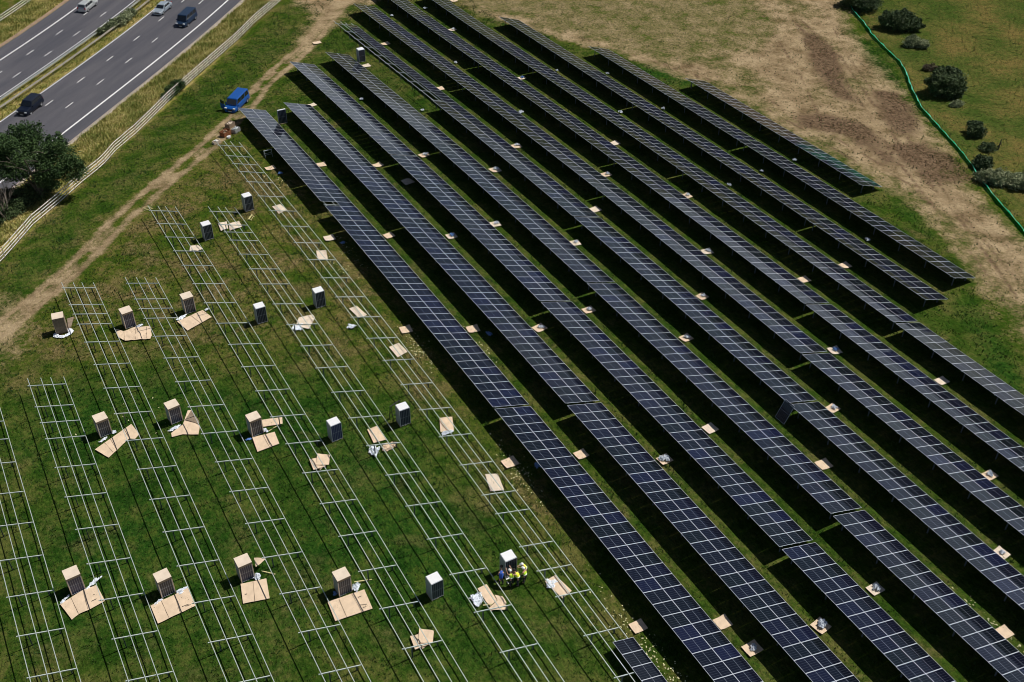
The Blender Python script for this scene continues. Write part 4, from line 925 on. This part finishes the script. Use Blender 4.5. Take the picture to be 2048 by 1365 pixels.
tree(84,398,9.2,4.6,'large dark green multi stemmed tree at the left edge in front of the motorway',3,LEAF_D,n=52000,size=.13,
 blobs=[(-1.5,1.5,6.2,4.2,3.4,2.1),(2.8,-.6,5.2,2.9,2.6,1.9),(-5.2,2.6,5.6,3.0,2.8,2.2),(.5,3.0,7.6,2.4,2.2,1.5),(-3.2,2.,7.6,2.2,2.,1.4),(4.2,-1.6,3.9,1.9,1.8,1.4),(1.2,-1.8,4.0,1.9,1.8,1.3),(-6.8,3.2,4.2,2.0,2.,1.6),(3.6,1.2,6.3,1.5,1.5,1.2),(-2.,-.6,4.6,1.6,1.5,.9)],trunks=4)
# leafless tree
P=at(16,440); g=empty('bare_tree',P); mb=MB(); r=random.Random(5)
def branch(p,d,L,rad,dep):
    q=p+d*L*.5+Vector((r.uniform(-.1,.1),r.uniform(-.1,.1),0)); e=p+d*L; mb.tube([p,q,e],[rad,rad*.8,rad*.55],BARKG,5)
    if dep>0:
        for _ in range(3 if dep>1 else 4): branch(e if r.random()<.6 else q,(d+Vector((r.uniform(-.6,.6),r.uniform(-.6,.6),r.uniform(-.15,.4)))).normalized(),L*r.uniform(.55,.8),rad*.5,dep-1)
for k in range(4): branch(Vector((r.uniform(-.3,.3),r.uniform(-.3,.3),0)),Vector((r.uniform(-.35,.35),r.uniform(-.35,.35),1)).normalized(),2.3,.085,4)
mb.obj('branches',g); tag(g,'leafless grey tree at the left edge below the large dark tree','tree')
def bush(px,py,blobs,label,seed,m=LEAF_M,n=5000,size=.14,name='bush'):
    n=int(n*1.5); size*=.95; rr=random.Random(seed+500); bl=list(blobs)
    for b in blobs:
        for _ in range(7):
            a=rr.uniform(0,6.28); e=rr.uniform(0,1.3); q=rr.uniform(.75,1.08); k2=rr.uniform(.16,.36)
            bl.append((b[0]+math.cos(a)*math.cos(e)*b[3]*q,b[1]+math.sin(a)*math.cos(e)*b[4]*q,max(.15,b[2]+math.sin(e)*b[5]*q),b[3]*k2,b[4]*k2,b[5]*k2*1.1))
    blobs=bl
    P=at(px,py); g=empty(name,P); mb=MB(); r=random.Random(seed)
    for k in range(7):
        b=r.choice(blobs); mb.tube([(b[0]*.5+r.uniform(-.2,.2),b[1]*.5+r.uniform(-.2,.2),-.05),(b[0]*.8,b[1]*.8,b[2]*.6),(b[0]+r.uniform(-.3,.3)*b[3],b[1]+r.uniform(-.3,.3)*b[4],b[2]+b[5]*.6)],[.06,.045,.015],BARK,5)
    mb.obj('stem',g); mk('foliage',leaves(blobs,n,size,m,'foliage',seed,shell=.3),g); tag(g,label,'bush','bushes'); return g
bush(56,403,[(0,0,.9,2.8,1.9,1.3),(-3.3,-2.6,.8,2.2,1.7,1.1),(-2.2,-2.2,.9,1.9,1.4,1.1),(2.5,1.8,.9,1.8,1.6,1.1),(-5.8,-4.6,.7,1.9,1.5,1.)],'long low dark hedge bush behind the rail fence at the left',11,LEAF_M,12000,.14)
bush(6,412,[(0,0,.8,2.8,2.4,1.2),(-2,1,.8,2.,2.,1.1)],'brown tangled bramble bush under the leafless tree',12,LEAF_B,6000,.13)
bush(346,191,[(0,0,.8,1.2,.9,.9),(1.3,1.2,.9,1.1,.9,.9),(-1.2,-1.3,.6,1.,.8,.7)],'dark green shrub growing through the rail fence',13,LEAF_D,4500,.11)
for i,(px,py,s) in enumerate([(255,40,1.),(240,52,1.1),(222,60,.95),(205,70,.8)]): bush(px,py,[(0,0,.65,1.2*s,1.0*s,.8*s),(1.1,1.2,.6,1.*s,.8*s,.7*s)],['tallest','second','third','smallest'][i]+' pale grey green shrub between the crash barriers, counted from the top',20+i,LEAF_G,2500,.12)
bush(1728,18,[(0,0,1.2,3.0,2.6,1.7),(2.6,1.2,1.2,2.2,2.,1.5),(-1.5,2.4,1.2,2.,2.,1.5)],'dark bush cut by the top edge beside the green netting',31,LEAF_M,9000,.16)
bush(1798,58,[(0,0,1.3,2.7,2.4,1.8),(1.8,-1.4,1.,1.7,1.5,1.2),(-1.6,1.2,1.4,1.8,1.7,1.5)],'large dark bush just right of the top edge bush',32,LEAF_M,10000,.16)
bush(1822,92,[(0,0,.7,1.8,1.3,.9),(1.2,-1.4,.6,1.2,1.,.8)],'low grey green bush below the large dark bush',33,LEAF_G,3500,.13)
bush(1888,188,[(0,0,1.7,3.0,2.8,2.1),(1.5,.9,2.1,1.8,1.8,1.5),(-1.2,.6,2.,1.8,1.7,1.5),(.6,-1.3,1.2,1.8,1.5,1.2)],'round dark bush standing alone in the right hand field',34,LEAF_M,15000,.17)
bush(1912,212,[(0,0,.3,1.4,.8,.4)],'low grey twiggy scrub at the foot of the round bush',35,LEAF_G,1500,.1)
bush(1950,272,[(0,0,.7,1.5,1.3,1.),(.5,.9,.9,1.1,1.,.8)],'small round bush midway between the round bush and the lower thicket',36,LEAF_M,4500,.13)
bush(1962,335,[(0,0,.7,1.5,1.3,.9)],'small dark bush touching the green netting',37,LEAF_M,3500,.13)
bush(1998,368,[(0,0,.8,1.8,1.4,1.1),(1.6,-1.7,.8,1.8,1.5,1.1),(-1.3,1.4,.7,1.6,1.4,.9),(3.0,-3.4,.8,1.8,1.5,1.1)],'long grey green thicket at the right edge',38,LEAF_G,8000,.14)
bush(1975,300,[(0,0,.35,1.6,1.2,.5)],'low scrub patch above the lower thicket',39,LEAF_M,1600,.11)
bush(1858,140,[(0,0,.35,1.4,1.1,.5),(.8,-1.1,.3,1.1,.9,.4)],'low scrub patch between the grey bush and the round bush',40,LEAF_B,1800,.1)
P=at(1996,300); mb=MB(); mb.tube([(0,0,0),(.15,.1,.8),(.4,.25,1.5)],[.1,.09,.05],BARK); mb.tube([(.15,.1,.8),(.4,-.1,1.1)],[.05,.02],BARK); tag(mb.obj('dead_stump',None,P),'leaning dead wooden stump in the right hand field','stump')
# verge vegetation
def tufts(name,label,sampler,n,h,wd,m,seed,cat='grass',clumpy=True):
    r=np.random.default_rng(seed); X,Y=sampler(r,n); n=len(X); Z=ter(X,Y)
    nb=3; V=[];T=[]
    clump=.5+.5*np.sin(X*.9+np.cos(Y*.7)*2)*np.cos(Y*.8)
    if not clumpy: clump=r.random(n)
    for k in range(nb):
        a=r.uniform(0,6.28,n); hh=h*r.uniform(.4,1.2,n)*(.55+.6*clump); lx=np.cos(a)*hh*r.uniform(.2,.9,n); ly=np.sin(a)*hh*r.uniform(.2,.9,n)
        ww=wd*r.uniform(.6,1.4,n); px,py=-np.sin(a)*ww,np.cos(a)*ww; bx,by=X+r.normal(0,.06,n),Y+r.normal(0,.06,n)
        q=np.stack([np.stack([bx-px,by-py,Z-.02],1),np.stack([bx+px,by+py,Z-.02],1),np.stack([bx+lx+px*.4,by+ly+py*.4,Z+hh],1),np.stack([bx+lx-px*.4,by+ly-py*.4,Z+hh],1)],1)
        V.append(q.reshape(-1,3)); t=np.clip(.15+.55*(1-clump)+r.normal(0,.22,n),0,1); T.append(np.repeat(t,4))
    V=np.concatenate(V);T=np.concatenate(T)
    me=arr_mesh(name,V,np.arange(len(V)).reshape(-1,4),[m],attr={'tone':np.stack([T,T,T,np.ones_like(T)],1)})
    return tag(mk(name,me),label,cat,kind='stuff')
def vs(n0,n1,s0=-85,s1=10):
    def f(r,n):
        s=r.uniform(s0,s1,n); q=r.uniform(n0,n1,n); return MO.x+(MU.x*s+MN.x*q)*K,MO.y+(MU.y*s+MN.y*q)*K
    return f
tufts('verge_grass','tall dry grass and weeds on the bank between fence and motorway',vs(-8.6,-2.9),26000,.42,.045,LEAF_Y,51)
tufts('verge_grass','dry grass on the bank beyond the far carriageway',vs(26.1,30.8,-40,6),8000,.4,.045,LEAF_Y,52)
tufts('median_grass','yellow grass along the central reservation',vs(10.5,14.3),12000,.26,.035,LEAF_Y,53)
def field_sampler(x0,x1,y0,y1):
    def f(r,n):
        X=r.uniform(x0,x1,n); Y=r.uniform(y0,y1,n)
        P=np.stack([X,Y,ter(X,Y)],1)-np.array(CAM); f=P@np.array(FWD); px=CX+F_*(P@np.array(RIGHT))/f; py=CY-F_*(P@np.array(UP))/f
        mn=((X-MO.x)*MN.x+(Y-MO.y)*MN.y)/K
        tk=pl([(720,-30),(672,20),(610,95),(530,165),(482,225),(418,290),(330,362),(240,440),(150,535),(60,612),(0,660),(-60,700)]); dt=dist_pl(tk,X,Y)
        east=inside(pl([(900,-30),(1690,-30),(1740,110),(1830,215),(1900,320),(2100,520),(2100,760),(2010,640),(1930,540),(1830,420),(1740,360),(1500,215),(1310,135),(1150,88),(1000,40)]),X,Y)
        rf=inside(pl([(1690,-80),(1720,20),(1790,105),(1830,200),(1870,250),(1950,335),(2100,500),(4200,500),(4200,-900),(1690,-900)]),X,Y)
        k=~rf&(px>-60)&(px<2110)&(py>-40)&(py<1430)&(mn<-9.6)&(dt>2.2)&~(east&(r.random(n)<.82))
        cl=np.sin(X*1.7+np.sin(Y*1.1)*1.5)*np.sin(Y*1.3+np.cos(X*.8)*1.7)+.6*np.sin(X*4.1+Y*2.3)*np.sin(Y*3.7-X*1.9)
        k&=(cl+r.normal(0,.55,n)>-.25)
        return X[k],Y[k]
    return f
def meadow(r,n):
    X=r.uniform(95,215,n); Y=r.uniform(40,185,n); k=inside(pl([(1700,-80),(1722,15),(1796,105),(1838,205),(1880,255),(1960,340),(2100,505),(4200,500),(4200,-900),(1700,-900)]),X,Y)
    return X[k],Y[k]
tufts('meadow_grass','rough olive meadow beyond the green netting',meadow,70000,.12,.04,leaf_mat('meadow_blades',(.030,.062,.010),(.085,.105,.026),(.20,.155,.06)),62,clumpy=False)
def clods(r,n):
    X=r.uniform(70,190,n); Y=r.uniform(50,185,n); k=np.zeros(n,bool)
    for p in ([(1590,55),(1640,70),(1672,105),(1690,160),(1712,205),(1665,195),(1635,150),(1610,100)],[(1585,225),(1650,228),(1720,240),(1770,285),(1800,330),(1770,330),(1700,280),(1640,262),(1600,255)],[(1745,180),(1800,185),(1835,230),(1845,270),(1790,275),(1765,240),(1750,205)],[(1775,290),(1850,285),(1900,310),(1945,355),(1905,375),(1850,370),(1800,325)]): k|=inside(pl(p),X,Y)
    k|=(r.random(n)<.16)&inside(pl([(1480,-30),(1690,-30),(1745,120),(1840,235),(1960,400),(2100,530),(2100,740),(1960,570),(1830,400),(1600,262),(1400,165)]),X,Y)
    return X[k],Y[k]
tufts('soil_clods','dark clods of turned earth on the bare site road',clods,60000,.08,.06,leaf_mat('clod_earth',(.05,.03,.02),(.12,.08,.05),(.24,.17,.11)),63,'soil',False)
LEAF_F=leaf_mat('field_blades',(.013,.047,.006),(.031,.075,.010),(.088,.105,.026))
tufts('field_grass','short rough grass of the solar field',field_sampler(-20,170,20,215),430000,.19,.030,LEAF_F,61)
# ------------------------------------------------------------------ people
SKIN=mat('skin',(.50,.29,.20),.6); HIVIS=mat('yellow_vest',(.66,.95,.04),.6); HAT=mat('white_helmet',(.85,.86,.84),.35); TROU=mat('dark_trousers',(.028,.032,.045),.8); BLUET=mat('blue_tshirt',(.03,.10,.45),.75)
HAIR=mat('dark_hair',(.02,.015,.012),.8); BOOT=mat('work_boots',(.05,.035,.025),.8); VY=mat('lemon_vest',(.88,.95,.06),.6); BAND=mat('reflective_band',(.75,.8,.78),.3)
def skin(name,parent,chains,m,sub=1):
    V=[];E=[];Rr=[]; idx={}
    for ch in chains:
        prev=None
        for key,co,rd in ch:
            if key not in idx: idx[key]=len(V); V.append(co); Rr.append(rd)
            if prev is not None: E.append((idx[prev],idx[key]))
            prev=key
    me=bpy.data.meshes.new(name); me.from_pydata([tuple(v) for v in V],E,[]); me.materials.append(m)
    o=mk(name,me,parent); 
    s=o.modifiers.new('skin','SKIN'); sv=me.skin_vertices[0].data
    for i,rd in enumerate(Rr): sv[i].radius=(rd,rd) if not isinstance(rd,tuple) else rd
    sv[0].use_root=True; s.use_smooth_shade=True; b=o.modifiers.new('sub','SUBSURF'); b.levels=sub; b.render_levels=sub
    dg=bpy.context.evaluated_depsgraph_get(); ev=o.evaluated_get(dg); nm=bpy.data.meshes.new_from_object(ev); o.modifiers.clear(); o.data=nm; nm.name=name
    if not nm.materials: nm.materials.append(m)
    return o
def person(px,py,rz,label,lean=.1,arms=((.45,.15,1.55),(.45,-.15,1.5)),hat=True,top=HIVIS,crouch=0.,P=None):
    "x is forward; arms are hand targets (x,y,z)"
    P=P or at(px,py); g=empty('person',P,rz); hp=.93-crouch
    def up(h): return Vector((lean*(h-.93)/.6*1.0,0,h-crouch))
    pel=Vector((-.02-crouch*.25,0,hp)); chest=up(1.28)+Vector((lean*.4,0,0)); neck=up(1.47)+Vector((lean*.8,0,0)); head=up(1.62)+Vector((lean*1.1+.02,0,0)); crown=head+Vector((.0,0,.10))
    ch=[[('pel',pel,(.15,.11)),('wst',(pel+chest)/2,(.13,.10)),('chest',chest,(.165,.11)),('neck',neck,.055),('jaw',head-Vector((-.02,0,.05)),.075),('head',head+Vector((0,0,.03)),.095),('crown',crown,.07)]]
    ch.append([('jaw',head-Vector((-.02,0,.05)),.075),('nose',head+Vector((.105,0,-.01)),.018)])
    legs=[]; 
    for s_,sy in(('l',1),('r',-1)):
        hip=pel+Vector((0,sy*.10,-.06)); kn=Vector((.06+crouch*.7,sy*.13,.50-crouch*.35)); an=Vector((-.05 if sy>0 else .08,sy*.14,.09)); toe=an+Vector((.17,sy*.03,-.04))
        c=[('pel',pel,(.15,.11)),('hip'+s_,hip,.10),('kn'+s_,kn,.065),('an'+s_,an,.045),('toe'+s_,toe,.04)]; ch.append(c)
        legs.append([('h'+s_,pel+Vector((0,sy*.07,-.02)),.125),('k'+s_,kn,.085),('a'+s_,an+Vector((0,0,.05)),.068)])
        sh=chest+Vector((0,sy*.19,.13)); hd=Vector(arms[0] if sy>0 else arms[1]); hd.z-=crouch; el=(sh+hd)/2+Vector((-.05,sy*.07,-.08)); d=(hd-el).normalized()
        ch.append([('chest',chest,.12),('sh'+s_,sh,.062),('el'+s_,el,.043),('wr'+s_,hd,.03),('pm'+s_,hd+d*.06,.038)])
        side=d.cross(Vector((0,0,1))).normalized()
        for i,(o_s,ln) in enumerate(((-.03,.07),(-.01,.085),(.01,.08),(.03,.065))):
            b=hd+d*.09+side*o_s; ch.append([('pm'+s_,hd+d*.06,.038),(f'f{i}a'+s_,b,.010),(f'f{i}b'+s_,b+d*ln*.6+Vector((0,0,-.012)),.009),(f'f{i}c'+s_,b+d*ln+Vector((0,0,-.03)),.008)])
        b=hd+d*.04+side*(-.05*sy); ch.append([('pm'+s_,hd+d*.06,.038),('ta'+s_,b,.011),('tb'+s_,b+d*.04+side*(-.015*sy),.009)])
    skin('body',g,ch,SKIN)
    skin('trousers',g,[legs[0],[('pc',pel+Vector((0,0,.02)),(.17,.13)),('hl',legs[0][0][1],.125)],legs[1],[('pc',pel+Vector((0,0,.02)),(.17,.13)),('hr',legs[1][0][1],.125)]],TROU)
    for s_,sy in(('l',1),('r',-1)):
        an=Vector((-.05 if sy>0 else .08,sy*.14,.06)); skin('boot',g,[[('a',an+Vector((-.04,0,.05)),.058),('b',an+Vector((.05,sy*.01,-.005)),.052),('c',an+Vector((.18,sy*.03,-.012)),.045)]],BOOT)
    shd=[(chest+Vector((0,sy*.17,.12))) for sy in(1,-1)]
    skin('vest' if hat or top is VY else 't_shirt',g,[[('p',pel+Vector((0,0,.02)),(.19,.145)),('w',(pel+chest)/2,(.175,.14)),('c',chest,(.205,.145)),('n',neck-Vector((0,0,.03)),(.10,.08))],[('c',chest,(.2,.14)),('s1',shd[0],.085)],[('c',chest,(.2,.14)),('s2',shd[1],.085)]],top)
    if hat or top is VY:
        mb=MB(); c=(pel+chest)/2; mb.tube([c+Vector((0,0,-.02)),c+Vector((0,0,.03))],[.195,.195],BAND,14); mb.obj('reflective_strip',g)
    hd=head+Vector((0,0,.065)); mb=MB(); n=14; vs_=[]; rings=[(.135,0.),(.128,.045),(.10,.09),(.055,.122),(.0,.132)]
    for rr,z in rings:
        for k in range(n): a=2*math.pi*k/n; vs_.append((hd.x+rr*math.cos(a)*1.12,hd.y+rr*math.sin(a),hd.z+z))
    f=[(i*n+k,i*n+(k+1)%n,(i+1)*n+(k+1)%n,(i+1)*n+k) for i in range(4) for k in range(n)]
    mb.mesh(vs_,f,HAT if hat else HAIR)
    if hat: mb.box((hd.x+.15,hd.y,hd.z+.005),(.05,.09,.008),HAT)
    mb.obj('hard_hat' if hat else 'hair',g,smooth=True); tag(g,label,'person','workers unloading a panel stack'); return g
Zp=(970,1080,150)
def pp(a,b): return Zm(Zp,(a,b))[0]
person(*pp(440,1240),R_(60),'worker in a blue T-shirt bending at the left corner of the stack',lean=.3,arms=((.45,.2,.9),(.5,-.1,.85)),hat=False,top=BLUET,crouch=.12)
person(*pp(728,1255),R_(95),'worker in white helmet and yellow vest reaching both arms up to the stack',lean=.12,arms=((.5,.22,1.75),(.48,-.16,1.8)))
person(*pp(915,1240),R_(120),'bareheaded worker in a lemon yellow vest leaning towards the stack',lean=.2,arms=((.6,.2,1.5),(.4,-.2,1.1)),hat=False,top=VY)
person(*pp(1085,1165),R_(110),'worker in white helmet and yellow vest standing at the right, back turned',lean=.08,arms=((.3,.25,1.1),(.35,-.25,1.2)))
person(*pp(1105,985),R_(172),'worker in white helmet stretching an arm to the right edge of the stack',lean=.15,arms=((.62,.1,1.5),(.62,-.1,1.45)),top=VY)
P=at(*pp(290,1065)); mb=MB(); 
for i in range(4): mb.box((random.uniform(-.1,.1),random.uniform(-.1,.1),.08+.05*i),(.2-.02*i,.15-.01*i,.035),HIVIS,Matrix.Rotation(i*.5,3,'Z'))
tag(mb.obj('folded_vest',None,P),'lime green vest dropped on the grass left of the worker in blue','vest')
plank(*[pp(575,1095),pp(665,1050)],'short white board on the grass between the worker in blue and his neighbour',WHITE,w_=.12); plank(*[pp(600,1150),pp(645,1210)],'narrow white offcut in front of the workers, touching the white board',WHITE,w_=.08)
for o in bpy.data.objects:
    if o.get('label') and not 4<=len(str(o['label']).split())<=16: print('LABEL',o.name,o['label'])
